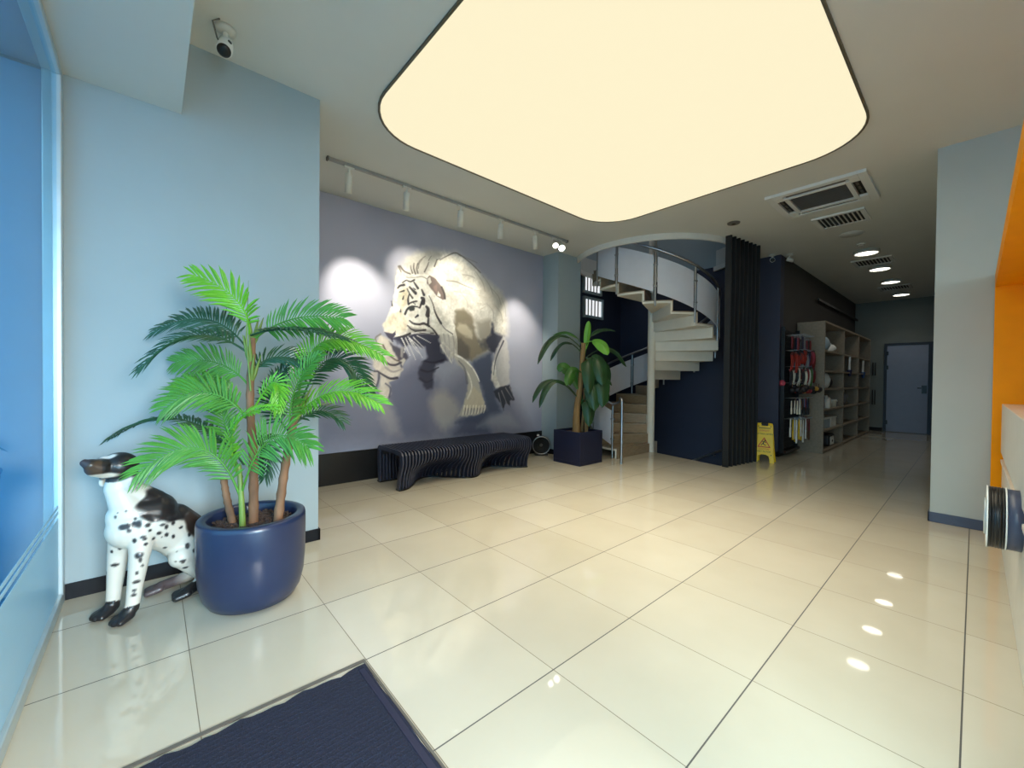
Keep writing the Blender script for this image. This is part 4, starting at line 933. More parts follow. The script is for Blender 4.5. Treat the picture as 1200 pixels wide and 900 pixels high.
def frond(bs, ct, tp, face, tone, ln):
    n = 30
    C_ = bez(bs, ct, tp, n); mb = MB()
    # keep the curve through the middle point
    mid = Vector(ct); P0, P2 = Vector(bs), Vector(tp); c2 = mid * 2 - (P0 + P2) * .5; c2 = mid.lerp(c2, .8)
    C_ = bez(P0, c2, P2, n)
    mb.tube(C_, [.0065 - .005 * i / n for i in range(n + 1)], 6)
    Lr = sum((C_[i + 1] - C_[i]).length for i in range(n))
    acc = 0; start = .16
    m = max(16, int(Lr / .0205))
    rnd = random.Random(int(abs(bs[0] * 1000 + tp[2] * 777)))
    for k in range(m):
        t = start + (1 - start) * k / (m - 1)
        f = t * n; i = min(int(f), n - 1); p = C_[i].lerp(C_[i + 1], f - i); T = (C_[min(i + 2, n)] - C_[max(i - 1, 0)]).normalized()
        N = (Vector((0, 0, 1)) * (1 - face) - VIEW * face); N = (N - T * N.dot(T)).normalized(); B = T.cross(N)
        L = ln * (.50 + .75 * math.sin(PI * min(1, (t - start) / (1 - start) * .86 + .10)) ** .8) * rnd.uniform(.92, 1.06) * .82
        for s in (-1, 1):
            ang = math.radians(64 - 38 * t + rnd.uniform(-5, 5))
            D = (B * s * math.sin(ang) + T * math.cos(ang) + N * rnd.uniform(.05, .22)).normalized()
            W = D.cross(N).normalized(); wd = .0072 * rnd.uniform(.9, 1.15)
            dr = Vector((0, 0, -1))
            a = p; b = p + D * L * .35 + N * .004; c = p + D * L * .72 + dr * L * .06; e = p + D * L + dr * L * .16
            ridge = N * .004
            mb.add([a + W * wd * .4, a + ridge * .3, a - W * wd * .4, b + W * wd, b + ridge, b - W * wd, c + W * wd * .8, c + ridge, c - W * wd * .8, e],
                   [(0, 1, 4, 3), (1, 2, 5, 4), (3, 4, 7, 6), (4, 5, 8, 7), (6, 7, 9), (7, 8, 9)], False)
    return mb.build('frond', M['leaf%d' % tone], pp, fixn=False)
for fr_ in PALM_FRONDS: frond(*fr_)
mb = MB(); mb.tube([(-.905, 2.13, 1.2), (-.925, 2.14, 1.5), (-.915, 2.14, 1.83)], [.005, .004, .001], 6); mb.build('spear', M['stem_green'], pp)

# ------------------------------------------------------------------ banana plant in its square planter
bp = thing('potted_banana_plant', 'broad-leaved banana plant in a square navy planter in front of the stair', 'potted plant', (3.665, 3.48, 0))
mb = MB()
x0, x1, y0, y1, zt = 3.395, 3.935, 3.215, 3.745, .50
mb.box(x0, x1, y0, y1, 0, .05)
for b in ((x0, x0 + .025, y0, y1), (x1 - .025, x1, y0, y1), (x0 + .025, x1 - .025, y0, y0 + .025), (x0 + .025, x1 - .025, y1 - .025, y1)): mb.box(b[0], b[1], b[2], b[3], .05, zt)
mb.build('planter', M['pot2'], bp, bevel=.004)
mb = MB(); mb.box(x0 + .025, x1 - .025, y0 + .025, y1 - .025, .05, .462); mb.build('soil', M['bark_mulch'], bp)
for i, T in enumerate(BANANA_STEMS):
    P = settle(T, .455); C_ = poly_curve(P, 6); n = len(C_); r0, r1 = [(.060, .034), (.030, .020), (.026, .018)][i]
    mb = MB(); mb.tube(C_, [r0 + (r1 - r0) * j / (n - 1) for j in range(n)], 14); mb.build('stem', M['ban_trunk'], bp)
def banana_leaf(bs, ct, tp, w, tone, facing):
    P0, P2, mid = Vector(bs), Vector(tp), Vector(ct); c2 = mid * 2 - (P0 + P2) * .5; c2 = mid.lerp(c2, .7)
    n = 16; C_ = bez(P0, c2, P2, n); mb = MB()
    mb.tube(C_, [.010 - .008 * i / n for i in range(n + 1)], 6)
    vs = []; rnd = random.Random(int(abs(tp[0] * 991 + tp[2] * 313)))
    m = 6
    st_ = 4
    for i in range(st_, n + 1):
        T = (C_[min(i + 1, n)] - C_[i - 1]).normalized()
        N = (-VIEW + Vector((0, 0, .25))) if facing else (Vector((0, 0, 1)) * .8 - VIEW * .45)
        N = (N - T * N.dot(T)).normalized(); B = T.cross(N)
        u = (i - st_) / (n - st_); hw = w * .5 * (math.sin(PI * min(1, u * .93 + .04)) ** .55) + .001
        if i == n: hw = .004
        for k in range(-m // 2, m // 2 + 1):
            s = k / (m / 2)
            vs.append(C_[i] + B * s * hw - N * abs(s) ** 1.4 * hw * .42 + N * (rnd.uniform(-.004, .004) if abs(s) > .4 else 0))
    fs = []; q = m + 1
    for i in range(n - st_):
        for k in range(m): a = i * q + k; fs.append((a, a + 1, a + q + 1, a + q))
    mb.add(vs, fs, True)
    o = mb.build('leaf', M['ban%d' % tone], bp, fixn=False)
    return o
for L in BANANA_LEAVES: banana_leaf(*L)

# ------------------------------------------------------------------ dog statue
def make_dog():
    mb = MB()
    def cap(p0, r0, p1, r1, n=18):
        p0, p1 = Vector(p0), Vector(p1); d = p1 - p0; L = d.length
        pr = []
        for k in range(5): a = -PI / 2 + PI / 2 * k / 5; pr.append((max(r0 * math.cos(a), 0 if k else 0), r0 * math.sin(a)))
        pr.append((r0, 0)); pr.append((r1, L))
        for k in range(1, 6): a = PI / 2 * k / 5; pr.append((r1 * math.cos(a) if k < 5 else 0, L + r1 * math.sin(a)))
        mb.lathe(pr, p0, n, d)
    def ell(c, r, ax=(0, 0, 1), sx=1, sy=1, sz=1):
        mb.lathe([(r * math.sin(PI * k / 10), -r * sz * math.cos(PI * k / 10)) for k in range(11)], c, 20, ax, sx, sy)
    d = {k: Vector(v) for k, v in DOG.items()}
    d['pelvis'] += Vector((0, 0, .025)); d['f_sh'] += Vector((.035, 0, .01)); d['f_el'] += Vector((.008, 0, 0))
    for k in ('nose', 'muz', 'jaw'): d[k] += Vector((.022, .0, .004))
    for k in ('n_hip', 'n_ho', 'n_kn'): d[k] += Vector((-.012, .05, 0))
    d['n_hp'] += Vector((-.01, .03, 0))
    # trunk: rump, loin, deep ribcage, breast
    cap(d['pelvis'], .118, d['belly'] + Vector((0, 0, .02)), .108); cap(d['belly'] + Vector((0, 0, .02)), .108, d['rib'] + Vector((.03, 0, -.03)), .128)
    cap(d['rib'] + Vector((.03, 0, -.03)), .128, d['chest'] + Vector((.045, 0, -.06)), .105)
    cap(d['rib'] + Vector((.03, 0, .02)), .115, d['chest'] + Vector((.04, 0, .02)), .09)
    cap(d['chest'] + Vector((.04, 0, -.05)), .090, d['chest'] + Vector((.022, 0, .01)), .080)
    cap(d['back'] + Vector((0, -.03, -.07)), .075, d['pelvis'] + Vector((.03, 0, .06)), .085)
    # neck
    cap(d['chest'] + Vector((.05, 0, .02)), .085, d['neck'] + Vector((.01, 0, -.03)), .054)
    cap(d['rib'] + Vector((.03, 0, .08)), .07, d['neck'] + Vector((.03, 0, -.02)), .05)
    cap(d['neck'] + Vector((.012, 0, -.03)), .056, d['skull'] + Vector((.01, 0, -.01)), .052)
    # head: skull, brow, muzzle, lower jaw, nose
    ell(d['skull'] + Vector((0, -.01, .002)), .074, (1, 0, 0), 1.0, 1.0, 1.1)
    cap(d['skull'] + Vector((-.02, -.015, .012)), .054, d['brow'] + Vector((-.005, 0, .012)), .040)
    cap(d['brow'] + Vector((0, 0, -.008)), .052, d['muz'] + Vector((-.015, 0, -.002)), .045)
    cap(d['muz'] + Vector((0, 0, -.002)), .045, d['nose'] + Vector((0.004, 0, -.016)), .032)
    cap(d['brow'] + Vector((.01, 0, -.045)), .026, d['jaw'] + Vector((-.01, 0, .0)), .018)
    ell(d['nose'] + Vector((-.018, -.004, -.002)), .020)
    # ears
    for s, tpt, bt in ((1, 'ear_t', 'ear_b'), (-1, 'ear2_t', 'ear2_b')):
        a, b = d[tpt], d[bt]
        if s == 1: a = a + Vector((.015, .015, -.025))
        else: a = a + Vector((.03, -.01, -.02)); b = b + Vector((.012, .01, 0))
        for k in range(6):
            t = k / 5; q = a.lerp(b, t); w = .020 + .016 * math.sin(PI * (.2 + t * .75))
            ell(q + Vector((0, (.004 if s == 1 else -.004), 0)), w, (0, 1, 0), 1.0, 1.25, .42)
    # front legs
    for s in ('n', 'f'):
        sh, el, wr, an, pw = (d[s + '_' + k] for k in ('sh', 'el', 'wr', 'an', 'pw'))
        cap(sh + Vector((0, .03 if s == 'n' else -.03, .02)), .074, el + Vector((0, .005, .02)), .046)
        cap(el + Vector((0, .0, .03)), .046, wr, .033); cap(wr, .034, an, .030); cap(an, .031, pw.lerp(an, .55) + Vector((0, 0, -.01)), .032)
        pd = (pw - an); pd.z = 0; pd = pd.normalized() if pd.length > .01 else Vector((-1, 0, 0)); sd = Vector((-pd.y, pd.x, 0))
        an0 = Vector((an.x, an.y, .03))
        for k in range(4):
            o = (k - 1.5) * .019; ln = .078 if k in (1, 2) else .062
            cap(an0 + sd * o * .7 + pd * .015 + Vector((0, 0, .004)), .021, an0 + sd * o * 1.15 + pd * ln + Vector((0, 0, -.011)), .0165)
    # hind legs
    cap(d['n_hip'] + Vector((.0, .0, .0)), .100, d['n_kn'] + Vector((-.012, -.03, .015)), .062); cap(d['n_kn'] + Vector((-.012, -.03, .010)), .054, d['n_ho'] + Vector((0, 0, .06)), .035)
    cap(d['n_ho'] + Vector((0, 0, .05)), .034, d['n_hp'] + Vector((.05, 0, -.004)), .030)
    for k in range(4): o = (k - 1.5) * .02; cap(d['n_hp'] + Vector((.05, o, -.006)), .022, d['n_hp'] + Vector((-.005, o * 1.15, -.018)), .018)
    cap(d['f_hip'] + Vector((0, -.02, .02)), .10, d['f_kn'] + Vector((.03, 0, -.03)), .050); cap(d['f_kn'] + Vector((.03, 0, -.03)), .045, Vector((-1.12, 2.62, .05)), .034)
    cap(Vector((-1.12, 2.62, .04)), .034, d['f_hp'] + Vector((.06, 0, -.006)), .028)
    for k in range(4): o = (k - 1.5) * .018; cap(d['f_hp'] + Vector((.06, o, -.010)), .020, d['f_hp'] + Vector((.0, o * 1.2, -.022)), .016)
    # loins between belly and thigh, tail
    cap(d['tuck'] + Vector((.03, .03, .08)), .070, d['pelvis'] + Vector((0, 0, .0)), .10)
    cap(Vector((-1.0, 2.56, .10)), .03, Vector((-.84, 2.66, .03)), .014)
    tmp = mb.build('dog_statue', M['white'])
    L = tmp.location.copy()
    r = tmp.modifiers.new('r', 'REMESH'); r.mode = 'VOXEL'; r.voxel_size = .0065; r.use_smooth_shade = True
    s = tmp.modifiers.new('s', 'SMOOTH'); s.iterations = 6; s.factor = .5
    bpy.context.view_layer.update()
    dg = bpy.context.evaluated_depsgraph_get(); me = bpy.data.meshes.new_from_object(tmp.evaluated_get(dg))
    old = tmp.data; tmp.modifiers.clear(); tmp.data = me; bpy.data.meshes.remove(old); me.name = 'dog_statue'
    n = len(me.vertices); co = np.empty(n * 3); me.vertices.foreach_get('co', co); co = co.reshape(-1, 3) + np.array(L)
    co[:, 2] = np.maximum(co[:, 2], 0.0)
    me.vertices.foreach_set('co', (co - np.array(L)).ravel())
    C_ = np.array([214, 209, 198.]) * np.ones((n, 1))
    rng = np.random.default_rng(5)
    nz = np.sin(co[:, 0] * 61 + 2 * np.sin(co[:, 2] * 47)) * .5 + np.sin(co[:, 2] * 73 + co[:, 1] * 51) * .5
    def put(mask, col): 
        m = np.clip(mask, 0, 1)[:, None]; C_[:] = C_ * (1 - m) + np.array(col, float) * m
    def blob(c, r, sx=1, sy=1, sz=1, soft=.25, jag=.12):
        q = (co - np.array(c)) / np.array([sx, sy, sz]); dd = np.sqrt((q ** 2).sum(1)) / r + nz * jag
        return (1 - dd) / soft + .5
    black = (34, 31, 32)
    put(blob(d['back'] + Vector((-.05, -.03, .02)), .15, 1.05, 1.2, .8, .12, .08), black)
    put(blob(d['back'] + Vector((-.115, -.02, .05)), .10, 1, 1.2, 1), black)
    put(blob(Vector((-1.13, 2.45, .42)), .085, .8, 1.2, 1.1), (52, 40, 34))
    # head black with tan lips, white chin; gloss highlight on the brow painted in as pale colour
    hd = blob(d['skull'] + Vector((-.03, -.01, .025)), .122, 1.35, 1.0, .88, .12, .04) ; hd = np.where(co[:, 2] > .725, hd, 0)
    put(hd, black)
    put(np.where((co[:, 2] > .75) & (co[:, 0] < -1.52), blob(d['muz'], .07, 1.2, 1, .7, .3, .05), 0), (74, 58, 46))
    put(np.where(co[:, 2] < .79, blob(d['jaw'] + Vector((.02, 0, -.018)), .036, 2.0, 1.3, .45, .4, .05), 0), (222, 208, 190))
    put(blob(d['nose'] + Vector((-.018, -.005, -.004)), .026, soft=.2, jag=0), (58, 50, 54))
    put(blob(d['brow'] + Vector((.005, -.01, .052)), .026, 1.5, .7, .8, .4), (216, 212, 208))
    put(blob(d['brow'] + Vector((.012, -.042, .010)), .012, 1.2, 1, .7, .3, 0), (12, 11, 12))
    put(np.where(co[:, 1] > 2.41, blob(d['ear2_b'] + Vector((.05, .01, .03)), .05, soft=.3), 0), (168, 128, 98))
    # paws
    for k in ('n_pw', 'f_pw', 'n_an', 'f_an'):
        put(np.where(co[:, 2] < .075 + nz * .012, blob(d[k], .12, soft=.3, jag=.02), 0), black)
    put(np.where(co[:, 2] < .075 + nz * .01, blob(d['n_hp'], .12, 1.2, .8, 1, soft=.3, jag=.02), 0), black)
    put(np.where(co[:, 2] < .11, blob(d['f_hp'], .12, 1.3, .8, 1, soft=.4, jag=.05), 0), (84, 72, 74))
    for x, y, z, r in DOG_SPOTS:
        a = rng.uniform(.7, 1.3)
        q = np.stack([(co[:, 0] - x) * a, (co[:, 2] - z) / a], 1); dd = np.sqrt((q ** 2).sum(1)) / (r * .85) + nz * .22
        put(np.where(co[:, 1] < 2.47, (1 - dd) / .5 + .5, 0) * .92, (46, 44, 46))
    for i in range(70):
        p = co[rng.integers(n)]; 
        if p[2] > .62 or p[2] < .12: continue
        put(blob(p, rng.uniform(.004, .009), soft=.6, jag=.2) * .8, (60, 58, 58))
    c = np.clip(C_, 0, 255) / 255.0; c = np.where(c <= .04045, c / 12.92, ((c + .055) / 1.055) ** 2.4)
    at = me.color_attributes.new('Col', 'FLOAT_COLOR', 'POINT')
    at.data.foreach_set('color', np.concatenate([c, np.ones((n, 1))], 1).ravel())
    me.materials.clear(); me.materials.append(attr_mat('glazed_coat', .38, .15))
    tmp.name = 'dog_statue'
    return tmp
tag(make_dog(), 'life-size white dog statue with black head, saddle and spots sitting by the window', 'dog statue')
# ------------------------------------------------------------------ wet floor sign
ang = math.radians(8)
ws = thing('wet_floor_sign', 'yellow folding wet floor sign standing on the tiles beside the black fins', 'floor sign', (6.02, 1.60, 0), rotz=ang)
Hs, tilt = .635, .085
def sign_panel(s):
    # board in local axes: y across, up the slope z, leaning to x = 0 at the top
    o = Vector((-tilt * s, 0, 0)); up = Vector((tilt * s, 0, Hs)); up = up / Hs
    nrm = Vector((-1 * s, 0, tilt / Hs * 1)).normalized()
    bw, tw = .148, .112
    poly = [(-bw, 0), (-bw + .005, .10)]
    poly = [(-bw, 0), (-bw + .006, .06), (-tw - .022, .14), (-tw, .60), (-tw + .012, .618), (-.045, .622), (-.045, .575), (.045, .575), (.045, .622), (tw - .012, .618), (tw, .60), (tw + .022, .14), (bw - .006, .06), (bw, 0), (.082, 0), (.078, .06), (.062, .105), (.03, .122), (-.03, .122), (-.062, .105), (-.078, .06), (-.082, 0)]
    mb = MB(); mb.prism(poly, o, (0, 1, 0), up, nrm, -.014)
    b = mb.build('board', M['yellow'], ws, bevel=.003, local=True)
    mb = MB()
    for y, z in ((-.085, .565), (.085, .565), (-.10, .12), (.10, .12)): mb.lathe([(0, 0), (.008, 0), (.008, .003), (0, .003)], o + Vector((0, y, 0)) + up * z, 12, nrm)
    mb.build('stud', M['ink'], b, local=True)
    def bar(y0, y1, z0, z1, m, nm, lift=.0012):
        mb = MB(); mb.prism([(y0, z0), (y1, z0), (y1, z1), (y0, z1)], o + nrm * .0003, (0, 1, 0), up, nrm, lift); return mb.build(nm, m, b, local=True)
    bar(-.082, .082, .535, .545, M['ink'], 'print_bar')
    mb = MB(); oo = o + nrm * .0003
    t3 = [(-.092, .235), (.092, .235), (0, .395)]; i3 = [(-.070, .249), (.070, .249), (0, .370)]
    for k in range(3):
        j = (k + 1) % 3; mb.prism([t3[k], t3[j], i3[j], i3[k]], oo, (0, 1, 0), up, nrm, .0014)
    mb.build('warning_triangle', M['red'], b, local=True)
    mb = MB()   # slipping figure
    mb.lathe([(0, 0), (.011, 0), (.011, .0014), (0, .0014)], oo + Vector((0, -.012, 0)) + up * .343, 14, nrm)
    for q in ([(-.004, .334), (.010, .328), (.022, .292), (.006, .288)], [(.010, .296), (.022, .290), (-.020, .262), (-.028, .272)], [(.014, .300), (.026, .296), (.044, .262), (.034, .258)], [(.006, .332), (.012, .324), (.042, .322), (.040, .330)], [(-.004, .332), (.004, .322), (-.026, .306), (-.030, .314)]):
        mb.prism(q, oo, (0, 1, 0), up, nrm, .0014)
    mb.build('slipping_figure', M['ink'], b, local=True)
    X = Vector((0, -s, 0)); Z = nrm; Y = Z.cross(X)
    for txt, z, sz, m in (('DİKKAT', .487, .036, M['red']), ('KAYGAN ZEMİN', .437, .031, M['ink']), ('CAUTION', .199, .030, M['red']), ('WET FLOOR', .160, .034, M['ink'])):
        cu = bpy.data.curves.new('lettering', 'FONT'); cu.body = txt; cu.size = sz; cu.align_x = 'CENTER'; cu.extrude = .0006; cu.materials.append(m)
        t0 = bpy.data.objects.new('lettering', cu); COL.objects.link(t0); bpy.context.view_layer.update()
        me = bpy.data.meshes.new_from_object(t0.evaluated_get(bpy.context.evaluated_depsgraph_get())); bpy.data.objects.remove(t0); bpy.data.curves.remove(cu)
        me.name = 'lettering'; t = bpy.data.objects.new('lettering', me); COL.objects.link(t); t.parent = b
        if not me.materials: me.materials.append(m)
        p = o + up * z + nrm * .0010
        mt = Matrix((X, Y, Z)).transposed().to_4x4(); mt.translation = p; t.matrix_local = mt
sign_panel(1); sign_panel(-1)
mb = MB(); mb.box(-.022, .022, -.048, .048, .600, .612); mb.tube([(0, -.045, .618), (0, .045, .618)], .009, 10)
mb.build('hinge', M['ink'], ws, local=True)

# ------------------------------------------------------------------ leash and brush display on the dark wall
db = thing('display_rack', 'black wire display rack of pet leads and brushes on the dark wall', 'display rack', (7.18, 1.57, 0))
mb = MB(); mb.box(6.74, 6.775, 1.535, 1.59, .09, 2.22); mb.build('side_rail', M['black'], db)
mb = MB(); mb.box(7.585, 7.615, 1.535, 1.59, .09, 2.22); mb.build('side_rail', M['black'], db)
mb = MB()
for i in range(20): mb.box(6.80 + i * .041, 6.804 + i * .041, 1.572, 1.577, .12, 2.18)
for i in range(26): mb.box(6.775, 7.585, 1.577, 1.582, .14 + i * .08, 1.0 * .145 + i * .08)
mb.build('wire_grid', M['black'], db)
mb = MB(); mb.box(6.76, 7.60, 1.50, 1.59, .06, .10); mb.build('foot', M['black'], db)
rows = [(2.06, 9), (1.80, 10), (1.52, 10), (1.24, 9), (.98, 8), (.62, 9)]
CL = {n: mat('item_' + n, c, .5, var=.1) for n, c in dict(red=(128, 30, 30), crimson=(116, 22, 34), scarlet=(164, 44, 28), dark=(30, 28, 34), navy=(44, 46, 82), grey=(128, 128, 132), cream=(222, 214, 196), yellow=(226, 184, 40), brown=(104, 70, 46), lilac=(126, 110, 148), green=(70, 110, 60), pink=(190, 70, 90), blue=(52, 88, 140), clear=(150, 168, 180), white=(226, 226, 222), gold=(196, 150, 60)).items()}
hk = MB()
slots = []
for z, n in rows:
    for j in range(n):
        x = 6.83 + (7.55 - 6.83) * (j + .5) / n; slots.append((x, z, j, n)); 
        hk.tube([(x, 1.575, z + .02), (x, 1.31, z + .025), (x, 1.295, z + .04)], .0035, 6)
hk.build('hook', M['steel'], db)
R_ = random.Random(11)
def lead(x, z, y, c, lab, grp):
    o = MB(); L = R_.uniform(.16, .34); lw = R_.uniform(.016, .032)
    for dy in (0, .02):
        pts = [(x + lw * math.sin(a), y + dy + .01 * math.cos(a * 2), z - L * .5 + L * .52 * math.cos(a)) for a in [2 * PI * k / 16 for k in range(17)]]
        o.tube(pts, .008, 6)
    return o, CL[c]
def add_lead(x, z, y, c, lab, grp):
    t = thing('pet_lead', lab, 'pet lead', (x, y, z - .2), grp)
    o, m = lead(x, z, y, c, lab, grp); o.build('strap', m, t)
    o = MB(); o.box(x - .018, x + .018, y - .004, y + .026, z - .045, z + .005); o.build('header_card', CL['dark' if c != 'dark' else 'red'], t)
def add_brush(x, z, y, ch, chd, lab, grp, L=.26):
    L *= R_.uniform(.8, 1.12); hw = R_.uniform(.014, .026)
    t = thing('grooming_brush', lab, 'brush', (x, y, z - L), grp)
    o = MB(); o.tube([(x, y, z), (x, y, z - L * .3), (x, y, z - L * .62)], [.008, .012, .011], 8); o.build('handle', CL[ch], t)
    o = MB(); o.box(x - hw, x + hw, y - .012, y + .012, z - L, z - L * R_.uniform(.45, .62)); o.build('head', CL[chd], t, bevel=.006)
def add_pack(x, z, y, c, lab, grp, w=.075, h=.24):
    t = thing('hanging_packet', lab, 'packet', (x, y, z - h), grp)
    o = MB(); o.box(x - w / 2, x + w / 2, y - .012, y + .012, z - h, z - .03); o.build('pouch', CL[c], t, bevel=.005)
    o = MB(); o.box(x - w / 2, x + w / 2, y - .002, y + .002, z - .03, z + .01); o.build('header_card', CL['grey'], t)
def add_ball(x, z, y, c, lab, grp, r=.045):
    t = thing('rope_ball_toy', lab, 'pet toy', (x, y, z - .1), grp)
    o = MB(); o.lathe([(r * math.sin(PI * k / 10), -r * math.cos(PI * k / 10)) for k in range(11)], (x, y, z - .08), 16); o.build('ball', CL[c], t)
    o = MB(); o.tube([(x, y, z - .04), (x, y, z + .02)], .006, 6); o.build('loop', CL['brown'], t)
cn = {'red': 'red', 'crimson': 'dark crimson', 'scarlet': 'bright scarlet', 'dark': 'black', 'navy': 'navy', 'grey': 'grey', 'cream': 'cream', 'yellow': 'yellow', 'brown': 'brown', 'lilac': 'lilac', 'green': 'green', 'pink': 'pink', 'blue': 'blue', 'white': 'white', 'gold': 'gold'}
rn = ['top row', 'second row', 'third row', 'fourth row', 'fifth row', 'bottom row']
pal = [['crimson', 'dark', 'navy', 'dark', 'grey', 'crimson', 'brown', 'dark', 'red'], ['scarlet', 'scarlet', 'grey', 'lilac', 'navy', 'crimson', 'lilac', 'pink', 'red', 'crimson'],
       ['dark', 'cream', 'red', 'cream', 'white', 'green', 'red', 'grey', 'crimson', 'white'], ['dark', 'dark', 'red', 'dark', 'pink', 'dark', 'dark', 'gold', 'dark'],
       ['cream', 'cream', 'brown', 'navy', 'lilac', 'navy', 'scarlet', 'dark'], ['white', 'yellow', 'white', 'yellow', 'white', 'white', 'pink', 'brown', 'brown']]
for x, z, j, n in slots:
    ri = [r[0] for r in rows].index(z); z0_ = z; c = pal[ri][j]
    for dpt in ((0, 1) if ri in (0, 4, 5) else (0, 1, 2)):
        z = z0_
        y = 1.47 - .085 * dpt - R_.uniform(0, .02) - .012 * (j % 3); xx = x + R_.uniform(-.02, .02); z = z + R_.uniform(-.05, .03)
        fr_ = ('front' if dpt else 'rear') if ri not in (0, 4) else 'single'
        g = '%s on the %s of the wall display' % (('small dark packets' if ri == 0 else 'looped pet leads' if ri in (1, 2) else 'round toys' if ri == 3 else 'grooming brushes'), rn[ri])
        if ri == 0: add_pack(xx, z, y, c, '%s packet hanging on the top row of the black display rack' % cn[c], g)
        elif ri in (1, 2): add_lead(xx, z, y, c, '%s looped pet lead on the %s of the black display rack' % (cn[c], rn[ri]), g)
        elif ri == 3: add_ball(xx, z, y - (.05 if j > 6 else 0), c, '%s round toy hanging on the fourth row of the black display rack' % cn[c], g, .052 if c == 'dark' else .04)
        elif ri == 4: add_brush(xx, z + .02, y, c, c if c in ('cream', 'scarlet') else 'dark', '%s handled brush on the fifth row of the black display rack' % cn[c], g, .27)
        else: add_brush(xx, z + .03, y, 'crimson' if j > 5 else c, c, '%s headed long brush on the bottom row of the black display rack' % cn[c], g, .40)
mb = MB(); 
t = thing('round_price_badge', 'small round red badge on the front upright of the display rack', 'badge', (6.72, 1.565, 1.20))
mb.lathe([(0, 0), (.05, 0), (.05, .012), (0, .012)], (6.738, 1.565, 1.26), 20, (-1, 0, 0)); mb.build('disc', CL['pink'], t)

# ------------------------------------------------------------------ oak shelf unit
bs = thing('shelf_unit', 'tall oak open shelf unit of three bays along the dark wall', 'shelf unit', (10.03, 1.38, 0))
SXA, SXB, SYA, SYB, STOP = 7.645, 12.42, 1.165, 1.585, 2.375
ups = [7.645, 9.27, 10.86, 12.39]
for i, x in enumerate(ups):
    mb = MB(); mb.box(x, x + .035, SYA, SYB, 0, STOP - .035); mb.build('upright', M['oak'], bs, bevel=.002)
mb = MB(); mb.box(SXA, SXB + .005, SYA - .004, SYB, STOP - .035, STOP); mb.build('top', M['oak'], bs, bevel=.002)
mb = MB(); mb.box(SXA + .035, SXB, SYB - .012, SYB, .02, STOP - .035); mb.build('back_panel', M['oak_dark'], bs)
zs_ = [.045, .415, .79, 1.165, 1.50, 1.86]
for b in range(3):
    for z in zs_:
        mb = MB(); mb.box(ups[b] + .035, ups[b + 1], SYA + .004, SYB - .012, z - .03, z); mb.build('shelf', M['oak'], bs)
mb = MB(); mb.box(SXA + .035, SXB, SYA + .03, SYA + .045, 0, .015); mb.build('plinth', M['oak_dark'], bs)
def bag(x, y, z, w, h, d, c, lab, lean=0.0, grp='folded pet clothes and bags on the oak shelves'):
    t = thing('soft_bag', lab, 'bag', (x, y, z), grp)
    o = MB(); rr = random.Random(int(x * 100 + z * 10)); vs = []; nx, nz = 7, 6; fs = []
    for s in (-1, 1):
        for i in range(nx):
            for k in range(nz):
                u = i / (nx - 1) * 2 - 1; v = k / (nz - 1)
                bulge = d * (1 - u * u) ** .5 * (math.sin(PI * (.15 + .75 * (1 - v)))) * .5 + .004
                e = .006 if 0 < i < nx - 1 and 0 < k < nz - 1 else 0
                vs.append((x + u * w / 2 * (1 - .25 * v) + lean * v * h, y + s * bulge + rr.uniform(-e, e), z + v * h))
    N = nx * nz
    for s in range(2):
        for i in range(nx - 1):
            for k in range(nz - 1): a = s * N + i * nz + k; fs.append((a, a + nz, a + nz + 1, a + 1))
    rim = [i * nz for i in range(nx)] + [(nx - 1) * nz + k for k in range(1, nz)] + [i * nz + nz - 1 for i in range(nx - 2, -1, -1)] + [k for k in range(nz - 2, 0, -1)]
    for i in range(len(rim)): a, b = rim[i], rim[(i + 1) % len(rim)]; fs.append((a, b, b + N, a + N))
    o.add(vs, fs, True); p = o.build('body', CL[c], t)
    o = MB(); o.tube([(x - w * .18 + lean * h, y, z + h * .97), (x - w * .14 + lean * h, y, z + h * 1.16), (x + w * .14 + lean * h, y, z + h * 1.16), (x + w * .18 + lean * h, y, z + h * .97)], .008, 6); o.build('strap', CL['white'], t)
YS = 1.33
bag(7.86, YS, 1.86, .24, .26, .14, 'cream', 'cream bag at the left end of the top shelf of the oak unit')
bag(8.25, YS - .02, 1.86, .42, .27, .2, 'clear', 'pale blue bag in the middle of the top left bay of the oak unit')
bag(8.68, YS - .03, 1.86, .36, .16, .2, 'white', 'low white bag at the right of the top left bay of the oak unit', .5)
bag(7.86, YS, 1.50, .22, .24, .12, 'grey', 'small grey bag leaning in the second shelf of the left bay')
bag(8.02, YS, 1.165, .30, .27, .18, 'grey', 'grey bag at the left of the third shelf of the left bay')
bag(8.38, YS - .03, 1.165, .32, .29, .18, 'white', 'white bag with slanted strap on the third shelf of the left bay', -.3)
bag(8.72, YS, 1.165, .26, .2, .16, 'dark', 'black bag at the right of the third shelf of the left bay')
def bottle(x, y, z, r, h, c, lab, cap_='white'):
    t = thing('shampoo_bottle', lab, 'bottle', (x, y, z), 'bottles and tubs on the oak shelves')
    o = MB(); o.lathe([(0, 0), (r * .95, 0), (r, .01), (r, h * .68), (r * .8, h * .78), (r * .4, h * .83), (r * .4, h * .86)], (x, y, z), 20); o.build('body', CL[c], t)
    o = MB(); o.lathe([(r * .45, h * .84), (r * .45, h), (r * .4, h)], (x, y, z), 16); o.build('cap', CL[cap_], t)
bottle(7.80, 1.26, .79, .06, .25, 'clear', 'tall pale blue bottle at the left of the fourth shelf, left bay', 'gold')
bottle(8.02, 1.30, .79, .075, .30, 'blue', 'large blue bottle behind others on the fourth shelf, left bay', 'gold')
bottle(8.28, 1.26, .79, .06, .24, 'white', 'white bottle in the middle of the fourth shelf, left bay')
